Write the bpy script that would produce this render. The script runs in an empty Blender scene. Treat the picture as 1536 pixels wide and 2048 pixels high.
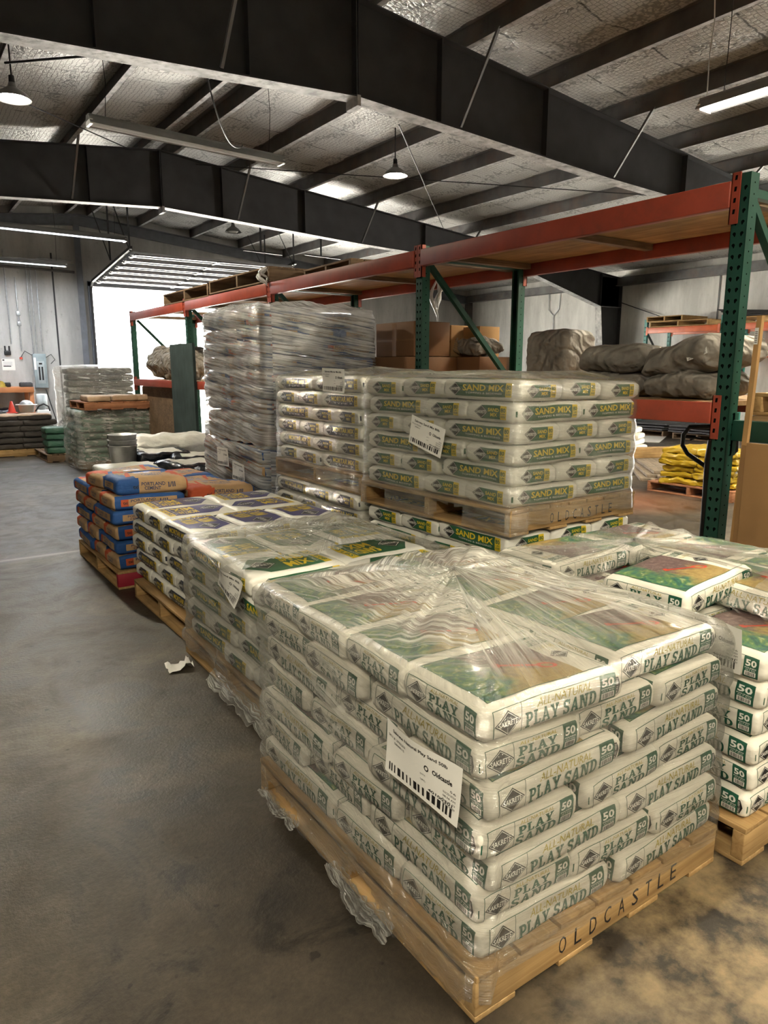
import bpy, bmesh, math, random
from mathutils import Vector, Matrix, Euler, noise as mnoise

sc = bpy.context.scene
COL = sc.collection
PI = math.pi

# ---------------------------------------------------------------- camera
cam_data = bpy.data.cameras.new('camera')
cam_data.sensor_fit = 'VERTICAL'
cam_data.sensor_height = 36.0
cam_data.lens = 1430.0 / 2048.0 * 36.0
cam_data.clip_end = 300
cam = bpy.data.objects.new('camera', cam_data)
COL.objects.link(cam)
cam.location = (0, 0, 1.55)
cam.rotation_euler = (math.radians(90 - 11.35), 0, math.radians(-34.75))
sc.camera = cam

# ---------------------------------------------------------------- exposure
sc.view_settings.view_transform = 'Standard'
sc.view_settings.look = 'None'
sc.view_settings.gamma = 1
sc.view_settings.use_curve_mapping = False
sc.view_settings.exposure = 1.1
sc.cycles.transparent_max_bounces = 24
sc.cycles.max_bounces = 8
sc.cycles.sample_clamp_indirect = 12.0
sc.cycles.caustics_reflective = False
sc.cycles.caustics_refractive = False
sc.cycles.use_denoising = True

# ---------------------------------------------------------------- daylight outside
SKY_STRENGTH = 9.0
world = bpy.data.worlds.new('overcast_sky')
sc.world = world
world.use_nodes = True
wn = world.node_tree.nodes
wl = world.node_tree.links
wn.clear()
w_out = wn.new('ShaderNodeOutputWorld')
w_bg = wn.new('ShaderNodeBackground')
w_bg.inputs[0].default_value = (1.0, 0.985, 0.95, 1)
w_bg.inputs[1].default_value = SKY_STRENGTH
wl.new(w_bg.outputs[0], w_out.inputs[0])

sun_d = bpy.data.lights.new('sun', 'SUN')
sun_d.energy = 115.0
sun_d.angle = math.radians(3)
sun_d.color = (1.0, 0.95, 0.86)
sun_o = bpy.data.objects.new('sun', sun_d)
COL.objects.link(sun_o)
sun_o.rotation_euler = (math.radians(-38), 0, math.radians(200))    # high, from behind the building; it lights the yard

# ---------------------------------------------------------------- lamp strengths (the lamps stand further down)
TUBE_POWER = 125.0
BULB_POWER = 110.0
WARM = (1.0, 0.89, 0.67)
COOL = (0.93, 0.97, 1.0)

# ================================================================ helpers
def link(o, parent=None):
    COL.objects.link(o)
    if parent is not None:
        o.parent = parent
    return o

def tag(o, label, cat, group=None, kind=None):
    o['label'] = label
    o['category'] = cat
    if group: o['group'] = group
    if kind: o['kind'] = kind
    return o

def structure(o):
    o['kind'] = 'structure'
    return o

def empty(name, loc=(0, 0, 0), rz=0.0, label=None, cat=None, group=None, rot=None):
    o = bpy.data.objects.new(name, None)
    o.empty_display_size = 0.05
    o.location = loc
    o.rotation_euler = rot if rot else (0, 0, rz)
    link(o)
    if label: tag(o, label, cat, group)
    return o

def copy_tree(o, parent=None):
    c = o.copy()
    COL.objects.link(c)
    if parent is not None: c.parent = parent
    for ch in list(o.children):
        copy_tree(ch, c)
    return c

class MB:
    """collects shapes for one mesh"""
    def __init__(s):
        s.v = []; s.f = []; s.m = []; s.sm = []
    def add(s, vs, fs, m=0, smooth=False):
        n = len(s.v)
        s.v.extend([tuple(p) for p in vs])
        for f in fs:
            s.f.append([i + n for i in f]); s.m.append(m); s.sm.append(smooth)
    def box(s, a, b, m=0, rot=None, bev=0.0):
        x0, y0, z0 = a; x1, y1, z1 = b
        if bev > 0:
            bm = bmesh.new()
            bmesh.ops.create_cube(bm, size=1)
            for v in bm.verts:
                v.co = Vector(((x0 + x1) / 2 + v.co.x * (x1 - x0), (y0 + y1) / 2 + v.co.y * (y1 - y0), (z0 + z1) / 2 + v.co.z * (z1 - z0)))
            bmesh.ops.bevel(bm, geom=bm.edges[:], offset=bev, segments=2, profile=0.5, affect='EDGES')
            s.bm(bm, m, True)
            return
        vs = [Vector(p) for p in ((x0, y0, z0), (x1, y0, z0), (x1, y1, z0), (x0, y1, z0), (x0, y0, z1), (x1, y0, z1), (x1, y1, z1), (x0, y1, z1))]
        if rot is not None:
            c = Vector(((x0 + x1) / 2, (y0 + y1) / 2, (z0 + z1) / 2))
            vs = [c + rot @ (p - c) for p in vs]
        s.add(vs, [(0, 3, 2, 1), (4, 5, 6, 7), (0, 1, 5, 4), (1, 2, 6, 5), (2, 3, 7, 6), (3, 0, 4, 7)], m)
    def bm(s, bm, m=0, smooth=False):
        bm.verts.ensure_lookup_table(); bm.verts.index_update()
        s.add([v.co.copy() for v in bm.verts], [[v.index for v in f.verts] for f in bm.faces], m, smooth)
        bm.free()
    def beam(s, a, b, w, h, m=0, up=Vector((0, 0, 1))):
        a = Vector(a); b = Vector(b)
        d = (b - a).normalized()
        side = d.cross(up)
        if side.length < 1e-4: side = d.cross(Vector((0, 1, 0)))
        side.normalize(); u = side.cross(d)
        vs = []
        for p in (a, b):
            for i, j in ((-1, -1), (1, -1), (1, 1), (-1, 1)):
                vs.append(p + side * i * w / 2 + u * j * h / 2)
        s.add(vs, [(0, 1, 2, 3), (7, 6, 5, 4), (0, 4, 5, 1), (1, 5, 6, 2), (2, 6, 7, 3), (3, 7, 4, 0)], m)
    def tube(s, pts, r, m=0, n=8, smooth=True):
        pts = [Vector(p) for p in pts]
        rings = []
        prev = None
        for i, p in enumerate(pts):
            d = (pts[min(i + 1, len(pts) - 1)] - pts[max(i - 1, 0)]).normalized()
            ref = prev if prev is not None else (Vector((0, 0, 1)) if abs(d.z) < 0.9 else Vector((1, 0, 0)))
            side = d.cross(ref)
            if side.length < 1e-5: side = d.cross(Vector((0, 1, 0)))
            side.normalize(); u = side.cross(d).normalized(); prev = u
            rr = r[i] if isinstance(r, (list, tuple)) else r
            rings.append([p + side * math.cos(2 * PI * k / n) * rr + u * math.sin(2 * PI * k / n) * rr for k in range(n)])
        vs = [q for ring in rings for q in ring]
        fs = []
        for i in range(len(rings) - 1):
            for k in range(n):
                fs.append((i * n + k, i * n + (k + 1) % n, (i + 1) * n + (k + 1) % n, (i + 1) * n + k))
        s.add(vs, fs, m, smooth)
        L = len(rings) - 1
        s.add(rings[0], [list(range(n))[::-1]], m); s.add(rings[L], [list(range(n))], m)
    def lathe(s, prof, c=(0, 0, 0), n=24, m=0, smooth=True):
        vs = []; fs = []
        for r, z in prof:
            for k in range(n):
                a = 2 * PI * k / n
                vs.append((c[0] + r * math.cos(a), c[1] + r * math.sin(a), c[2] + z))
        for i in range(len(prof) - 1):
            for k in range(n):
                fs.append((i * n + k, i * n + (k + 1) % n, (i + 1) * n + (k + 1) % n, (i + 1) * n + k))
        s.add(vs, fs, m, smooth)
    def prism(s, poly, z0, z1, m=0, axes='xyz'):
        n = len(poly)
        def P(a, b, c):
            d = dict(zip(axes, (a, b, c)))
            return (d['x'], d['y'], d['z'])
        vs = [P(a, b, z0) for a, b in poly] + [P(a, b, z1) for a, b in poly]
        fs = [list(range(n))[::-1], [i + n for i in range(n)]]
        for i in range(n):
            j = (i + 1) % n
            fs.append((i, j, j + n, i + n))
        s.add(vs, fs, m)
    def mesh(s, name, mats):
        me = bpy.data.meshes.new(name)
        me.from_pydata(s.v, [], s.f)
        for mm in (mats if isinstance(mats, (list, tuple)) else [mats]):
            me.materials.append(mm)
        me.polygons.foreach_set('material_index', s.m)
        me.polygons.foreach_set('use_smooth', s.sm)
        me.update()
        return me
    def build(s, name, mats, parent=None, recalc=False, loc=None):
        me = s.mesh(name, mats)
        if recalc:
            bm = bmesh.new(); bm.from_mesh(me)
            bmesh.ops.recalc_face_normals(bm, faces=bm.faces[:])
            bm.to_mesh(me); bm.free()
        o = bpy.data.objects.new(name, me)
        if loc is not None: o.location = loc
        return link(o, parent)

# ================================================================ materials
def lin(c):
    return tuple(x / 12.92 if x <= 0.04045 else ((x + 0.055) / 1.055) ** 2.4 for x in c)

def base_mat(name):
    m = bpy.data.materials.new(name)
    m.use_nodes = True
    nt = m.node_tree
    nt.nodes.clear()
    out = nt.nodes.new('ShaderNodeOutputMaterial')
    return m, nt, out

def nd(nt, kind, **kw):
    n = nt.nodes.new(kind)
    for k, v in kw.items():
        if k.startswith('i_'):
            key = k[2:]
            key = int(key) if key.isdigit() else key
            n.inputs[key].default_value = v
        else:
            setattr(n, k, v)
    return n

def ramp(nt, fac, stops):
    r = nt.nodes.new('ShaderNodeValToRGB')
    el = r.color_ramp.elements
    while len(el) > 1: el.remove(el[-1])
    el[0].position = stops[0][0]; c = stops[0][1]
    el[0].color = (*c, 1) if len(c) == 3 else c
    for p, c in stops[1:]:
        e = el.new(p); e.color = (*c, 1) if len(c) == 3 else c
    nt.links.new(fac, r.inputs[0])
    return r

def mat(name, color, rough=0.5, metal=0.0, var=0.15, scale=6.0, bump=0.0, bscale=40.0, stretch=None, spec=0.5, emit=None, emit_s=0.0, dirt=None, dirt_amt=0.5, dscale=3.0, coords='Object'):
    """painted / plain surface with noise in its colour and relief"""
    m, nt, out = base_mat(name)
    L = nt.links.new
    b = nd(nt, 'ShaderNodeBsdfPrincipled')
    b.inputs['Roughness'].default_value = rough
    b.inputs['Metallic'].default_value = metal
    b.inputs['Specular IOR Level'].default_value = spec
    tc = nd(nt, 'ShaderNodeTexCoord')
    src = tc.outputs[coords]
    if stretch:
        mp = nd(nt, 'ShaderNodeMapping'); mp.inputs['Scale'].default_value = stretch
        L(src, mp.inputs[0]); src = mp.outputs[0]
    n1 = nd(nt, 'ShaderNodeTexNoise'); n1.inputs['Scale'].default_value = scale; n1.inputs['Detail'].default_value = 6
    L(src, n1.inputs['Vector'])
    c0 = tuple(max(0, x * (1 - var)) for x in color); c1 = tuple(min(1, x * (1 + var)) for x in color)
    r = ramp(nt, n1.outputs[0], [(0.3, c0), (0.7, c1)])
    colsock = r.outputs[0]
    if dirt:
        n3 = nd(nt, 'ShaderNodeTexNoise'); n3.inputs['Scale'].default_value = dscale; n3.inputs['Detail'].default_value = 8
        n3.inputs['Roughness'].default_value = 0.7
        L(src, n3.inputs['Vector'])
        dr = ramp(nt, n3.outputs[0], [(0.5, (0, 0, 0)), (0.72, (dirt_amt,) * 3)])
        mx = nd(nt, 'ShaderNodeMix', data_type='RGBA'); L(dr.outputs[0], mx.inputs[0]); L(colsock, mx.inputs[6]); mx.inputs[7].default_value = (*dirt, 1)
        colsock = mx.outputs[2]
    L(colsock, b.inputs['Base Color'])
    if bump > 0:
        n2 = nd(nt, 'ShaderNodeTexNoise'); n2.inputs['Scale'].default_value = bscale; n2.inputs['Detail'].default_value = 5
        L(src, n2.inputs['Vector'])
        bp = nd(nt, 'ShaderNodeBump'); bp.inputs['Strength'].default_value = bump; bp.inputs['Distance'].default_value = 0.01
        L(n2.outputs[0], bp.inputs['Height']); L(bp.outputs[0], b.inputs['Normal'])
    if emit:
        b.inputs['Emission Color'].default_value = (*emit, 1); b.inputs['Emission Strength'].default_value = emit_s
    L(b.outputs[0], out.inputs[0])
    return m

def wood_mat(name, ca, cb, axis='X', scale=1.0, rough=0.75, knots=True):
    m, nt, out = base_mat(name); L = nt.links.new
    b = nd(nt, 'ShaderNodeBsdfPrincipled'); b.inputs['Roughness'].default_value = rough
    b.inputs['Specular IOR Level'].default_value = 0.25
    tc = nd(nt, 'ShaderNodeTexCoord'); mp = nd(nt, 'ShaderNodeMapping')
    st = {'X': (1.2, 22, 22), 'Y': (22, 1.2, 22), 'Z': (22, 22, 1.2)}[axis]
    mp.inputs['Scale'].default_value = tuple(x * scale for x in st)
    L(tc.outputs['Object'], mp.inputs[0])
    n1 = nd(nt, 'ShaderNodeTexNoise'); n1.inputs['Scale'].default_value = 1.6; n1.inputs['Detail'].default_value = 8; n1.inputs['Distortion'].default_value = 1.2
    L(mp.outputs[0], n1.inputs['Vector'])
    r = ramp(nt, n1.outputs[0], [(0.28, ca), (0.72, cb)])
    n3 = nd(nt, 'ShaderNodeTexNoise'); n3.inputs['Scale'].default_value = 5; L(tc.outputs['Object'], n3.inputs['Vector'])
    r3 = ramp(nt, n3.outputs[0], [(0.35, (0.75, 0.75, 0.75)), (0.7, (1.1, 1.08, 1.05))])
    mx = nd(nt, 'ShaderNodeMix', data_type='RGBA', blend_type='MULTIPLY'); mx.inputs[0].default_value = 1
    L(r.outputs[0], mx.inputs[6]); L(r3.outputs[0], mx.inputs[7])
    L(mx.outputs[2], b.inputs['Base Color'])
    bp = nd(nt, 'ShaderNodeBump'); bp.inputs['Strength'].default_value = 0.25; bp.inputs['Distance'].default_value = 0.004
    L(n1.outputs[0], bp.inputs['Height']); L(bp.outputs[0], b.inputs['Normal'])
    L(b.outputs[0], out.inputs[0])
    return m

def bag_mat(name, color, rough=0.42, sheen=0.25, wrinkle=0.5, var=0.08):
    """woven or paper sack: soft wrinkles in the relief"""
    m, nt, out = base_mat(name); L = nt.links.new
    b = nd(nt, 'ShaderNodeBsdfPrincipled'); b.inputs['Roughness'].default_value = rough
    b.inputs['Specular IOR Level'].default_value = sheen
    tc = nd(nt, 'ShaderNodeTexCoord')
    mp = nd(nt, 'ShaderNodeMapping'); mp.inputs['Scale'].default_value = (1, 1.0, 2.2); L(tc.outputs['Object'], mp.inputs[0])
    oi = nd(nt, 'ShaderNodeObjectInfo')
    n1 = nd(nt, 'ShaderNodeTexNoise', noise_dimensions='4D'); n1.inputs['Scale'].default_value = 7; n1.inputs['Detail'].default_value = 4
    n1.inputs['Distortion'].default_value = 0.8
    mul = nd(nt, 'ShaderNodeMath', operation='MULTIPLY'); mul.inputs[1].default_value = 30
    L(oi.outputs['Random'], mul.inputs[0]); L(mul.outputs[0], n1.inputs['W']); L(mp.outputs[0], n1.inputs['Vector'])
    n2 = nd(nt, 'ShaderNodeTexNoise'); n2.inputs['Scale'].default_value = 28; n2.inputs['Detail'].default_value = 3; L(mp.outputs[0], n2.inputs['Vector'])
    ad = nd(nt, 'ShaderNodeMath', operation='MULTIPLY_ADD'); ad.inputs[1].default_value = 0.3
    L(n2.outputs[0], ad.inputs[0]); L(n1.outputs[0], ad.inputs[2])
    bp = nd(nt, 'ShaderNodeBump'); bp.inputs['Strength'].default_value = wrinkle; bp.inputs['Distance'].default_value = 0.02
    L(ad.outputs[0], bp.inputs['Height']); L(bp.outputs[0], b.inputs['Normal'])
    c0 = tuple(x * (1 - var) for x in color); c1 = tuple(min(1, x * (1 + var)) for x in color)
    r = ramp(nt, n1.outputs[0], [(0.3, c0), (0.7, c1)])
    L(r.outputs[0], b.inputs['Base Color'])
    L(b.outputs[0], out.inputs[0])
    return m

def film_mat(name, haze=0.22, gloss=0.16, tint=(0.97, 0.97, 0.955), white=(0.97, 0.96, 0.90), sx=2.0, sz=55.0, slant=0.12, rough=0.13):
    """clear stretch film: see-through, with glossy pull lines and milky streaks (uses the film's own UV in metres)"""
    m, nt, out = base_mat(name); L = nt.links.new
    uv = nd(nt, 'ShaderNodeUVMap')
    sep = nd(nt, 'ShaderNodeSeparateXYZ'); L(uv.outputs[0], sep.inputs[0])
    sl = nd(nt, 'ShaderNodeMath', operation='MULTIPLY_ADD'); sl.inputs[1].default_value = slant
    L(sep.outputs[0], sl.inputs[0]); L(sep.outputs[1], sl.inputs[2])
    cmb = nd(nt, 'ShaderNodeCombineXYZ'); L(sep.outputs[0], cmb.inputs[0]); L(sl.outputs[0], cmb.inputs[1])
    mp = nd(nt, 'ShaderNodeMapping'); mp.inputs['Scale'].default_value = (sx, sz, 1); L(cmb.outputs[0], mp.inputs[0])
    n1 = nd(nt, 'ShaderNodeTexNoise'); n1.inputs['Scale'].default_value = 1.0; n1.inputs['Detail'].default_value = 5; n1.inputs['Roughness'].default_value = 0.65; n1.inputs['Distortion'].default_value = 0.5
    L(mp.outputs[0], n1.inputs['Vector'])
    n2 = nd(nt, 'ShaderNodeTexNoise'); n2.inputs['Scale'].default_value = 4.0; n2.inputs['Detail'].default_value = 3
    L(uv.outputs[0], n2.inputs['Vector'])
    bp = nd(nt, 'ShaderNodeBump'); bp.inputs['Strength'].default_value = 0.9; bp.inputs['Distance'].default_value = 0.014
    ad = nd(nt, 'ShaderNodeMath', operation='MULTIPLY_ADD'); ad.inputs[1].default_value = 1.5
    L(n2.outputs[0], ad.inputs[0]); L(n1.outputs[0], ad.inputs[2])
    L(ad.outputs[0], bp.inputs['Height'])
    tr = nd(nt, 'ShaderNodeBsdfTransparent'); tr.inputs[0].default_value = (*tint, 1)
    df = nd(nt, 'ShaderNodeBsdfDiffuse'); df.inputs[0].default_value = (*white, 1)
    tl = nd(nt, 'ShaderNodeBsdfTranslucent'); tl.inputs[0].default_value = (*white, 1)
    dm = nd(nt, 'ShaderNodeMixShader'); dm.inputs[0].default_value = 0.4; L(df.outputs[0], dm.inputs[1]); L(tl.outputs[0], dm.inputs[2])
    gl = nd(nt, 'ShaderNodeBsdfGlossy'); gl.inputs['Roughness'].default_value = rough; gl.inputs[0].default_value = (1, 1, 1, 1)
    for s in (df, tl, gl): L(bp.outputs[0], s.inputs['Normal'])
    # haze amount: milky streaks and broad patches
    hr = ramp(nt, n1.outputs[0], [(0.38, (0.25,) * 3), (0.7, (1.9,) * 3)])
    pr = ramp(nt, n2.outputs[0], [(0.3, (0.45,) * 3), (0.7, (1.45,) * 3)])
    hm = nd(nt, 'ShaderNodeMath', operation='MULTIPLY'); L(hr.outputs[0], hm.inputs[0]); L(pr.outputs[0], hm.inputs[1])
    at = nd(nt, 'ShaderNodeAttribute', attribute_name='haze')
    hz_ = nd(nt, 'ShaderNodeMath', operation='MULTIPLY_ADD'); hz_.inputs[1].default_value = haze; hz_.inputs[2].default_value = haze; L(at.outputs['Fac'], hz_.inputs[0])
    h2 = nd(nt, 'ShaderNodeMath', operation='MULTIPLY', use_clamp=True); L(hz_.outputs[0], h2.inputs[1]); L(hm.outputs[0], h2.inputs[0])
    s1 = nd(nt, 'ShaderNodeMixShader'); L(h2.outputs[0], s1.inputs[0]); L(tr.outputs[0], s1.inputs[1]); L(dm.outputs[0], s1.inputs[2])
    lw = nd(nt, 'ShaderNodeLayerWeight'); lw.inputs[0].default_value = 0.35; L(bp.outputs[0], lw.inputs['Normal'])
    g2 = nd(nt, 'ShaderNodeMath', operation='MULTIPLY_ADD', use_clamp=True); g2.inputs[1].default_value = 0.42; g2.inputs[2].default_value = gloss * 0.5
    L(lw.outputs['Fresnel'], g2.inputs[0])
    s2 = nd(nt, 'ShaderNodeMixShader'); L(g2.outputs[0], s2.inputs[0]); L(s1.outputs[0], s2.inputs[1]); L(gl.outputs[0], s2.inputs[2])
    L(s2.outputs[0], out.inputs[0])
    return m

M = {}
M['bag_white'] = bag_mat('white_woven_sack', (0.74, 0.71, 0.63), 0.4, 0.3, 0.35)
M['bag_mix'] = bag_mat('white_plastic_sack', (0.76, 0.75, 0.69), 0.35, 0.35, 0.45)
M['kraft'] = bag_mat('kraft_paper_sack', (0.44, 0.29, 0.16), 0.7, 0.1, 0.4, 0.12)
M['kraft_blue'] = bag_mat('blue_paper_sack', (0.03, 0.09, 0.27), 0.6, 0.15, 0.4, 0.15)
M['kraft_orange'] = bag_mat('orange_paper_sack', (0.50, 0.10, 0.045), 0.65, 0.12, 0.4, 0.12)
M['ink_green'] = mat('green_print', (0.012, 0.085, 0.05), 0.4)
M['ink_black'] = mat('black_print', (0.012, 0.012, 0.013), 0.4)
M['ink_gold'] = mat('gold_print', (0.42, 0.33, 0.03), 0.4)
M['ink_white'] = mat('white_print', (0.78, 0.77, 0.72), 0.4, var=0.04)
M['mix_green'] = mat('sand_mix_green_print', (0.02, 0.10, 0.045), 0.35)
M['mix_yellow'] = mat('yellow_print', (0.72, 0.52, 0.02), 0.35, var=0.05)
M['mix_navy'] = mat('navy_print', (0.022, 0.03, 0.055), 0.35)
M['mix_purple'] = mat('violet_print', (0.045, 0.04, 0.16), 0.35)
M['txt_blue'] = mat('dark_blue_print', (0.02, 0.035, 0.10), 0.5)
M['red'] = mat('red_print', (0.55, 0.06, 0.03), 0.4)
M['pallet_wood'] = wood_mat('pallet_pine', (0.31, 0.185, 0.075), (0.52, 0.345, 0.16), 'X')
M['pallet_wood_y'] = wood_mat('pallet_pine_boards', (0.31, 0.185, 0.075), (0.52, 0.345, 0.16), 'Y')
M['old_wood'] = wood_mat('weathered_pallet_wood', (0.10, 0.065, 0.04), (0.24, 0.16, 0.10), 'X')
M['old_wood_y'] = wood_mat('weathered_pallet_boards', (0.10, 0.065, 0.04), (0.24, 0.16, 0.10), 'Y')
M['ply'] = wood_mat('plywood', (0.24, 0.14, 0.065), (0.42, 0.27, 0.14), 'Y', 0.5)
M['stick_wood'] = wood_mat('smooth_timber', (0.36, 0.20, 0.08), (0.46, 0.28, 0.12), 'Z', 0.5)
M['film'] = film_mat('stretch_film', 0.21, 0.22)
M['film_thick'] = film_mat('stretch_film_layers', 0.36, 0.2)
M['film_grey'] = film_mat('stretch_film_many_layers', 0.75, 0.2, (0.9, 0.9, 0.9), (0.72, 0.73, 0.74))
M['film_clear'] = film_mat('stretch_film_single', 0.10, 0.18)
M['paper'] = mat('label_paper', (0.80, 0.79, 0.75), 0.55, var=0.03, bump=0.1, bscale=12)
M['rack_orange'] = mat('orange_rack_paint', (0.29, 0.045, 0.022), 0.45, var=0.18, scale=5, dirt=(0.05, 0.03, 0.025), dirt_amt=0.35, dscale=9)
M['rack_green'] = mat('green_rack_paint', (0.011, 0.055, 0.038), 0.5, var=0.2, scale=8, spec=0.3)
M['hole'] = mat('dark_hole', (0.004, 0.005, 0.005), 0.9, spec=0.0)
M['steel_dark'] = mat('dark_primer_steel', (0.05, 0.05, 0.053), 0.6, 0.0, 0.2, 3, 0.05, spec=0.25)
M['steel_flange'] = mat('dusty_bounce_lit_flange_steel', (0.5, 0.5, 0.5), 0.6, 0, 0.35, 8, dirt=(0.03, 0.03, 0.03), dirt_amt=0.8, dscale=7)  # dusty; bounced daylight on the undersides is put into this paler colour
M['purlin'] = mat('grey_purlin_primer', (0.11, 0.107, 0.105), 0.5, 0.0, 0.3, 4, dirt=(0.22, 0.12, 0.07), dirt_amt=0.5, dscale=1.5)
M['galv'] = mat('galvanised_steel', (0.42, 0.43, 0.44), 0.4, 0.7, 0.2, 12)
M['pvc_white'] = mat('white_enamel', (0.72, 0.72, 0.70), 0.35, 0, 0.06)
M['black_rubber'] = mat('black_rubber', (0.012, 0.012, 0.013), 0.5, 0, 0.2)
M['rod'] = mat('dark_steel_rod', (0.03, 0.03, 0.032), 0.5, 0.3)
M['cardboard'] = mat('cardboard', (0.33, 0.19, 0.085), 0.75, 0, 0.1, 3, 0.08, 30, spec=0.15)
M['box_dark'] = mat('brown_carton', (0.17, 0.085, 0.04), 0.6, 0, 0.15, 3, 0.05, 30, spec=0.25)
def fold_mat(name, color, rough=0.6):
    m, nt, out = base_mat(name); L = nt.links.new
    b = nd(nt, 'ShaderNodeBsdfPrincipled'); b.inputs['Roughness'].default_value = rough; b.inputs['Specular IOR Level'].default_value = 0.2
    tc = nd(nt, 'ShaderNodeTexCoord'); P = tc.outputs['Object']
    wv = nd(nt, 'ShaderNodeTexWave', bands_direction='DIAGONAL'); wv.inputs['Scale'].default_value = 5.5; wv.inputs['Distortion'].default_value = 9; wv.inputs['Detail'].default_value = 3; wv.inputs['Detail Scale'].default_value = 1.2
    L(P, wv.inputs['Vector'])
    n = nd(nt, 'ShaderNodeTexNoise'); n.inputs['Scale'].default_value = 9; n.inputs['Detail'].default_value = 6; L(P, n.inputs['Vector'])
    r = ramp(nt, n.outputs[0], [(0.3, tuple(c * .75 for c in color)), (0.7, tuple(c * 1.2 for c in color))]); L(r.outputs[0], b.inputs['Base Color'])
    ad = nd(nt, 'ShaderNodeMath', operation='MULTIPLY_ADD'); ad.inputs[1].default_value = 0.5; L(n.outputs[0], ad.inputs[0]); L(wv.outputs['Fac'], ad.inputs[2])
    bp = nd(nt, 'ShaderNodeBump'); bp.inputs['Strength'].default_value = 0.6; bp.inputs['Distance'].default_value = 0.02
    L(ad.outputs[0], bp.inputs['Height']); L(bp.outputs[0], b.inputs['Normal']); L(b.outputs[0], out.inputs[0]); return m
M['tarp'] = fold_mat('grey_tarp_bundle', (0.22, 0.20, 0.175))
# ================================================================ building
X_L, X_R, Y_F, Y_B = -8.0, 16.6, -5.6, 18.9
RX, RZ, SLOPE = 4.27, 5.13, 0.10
def roof_z(x): return RZ - SLOPE * abs(x - RX)

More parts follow.
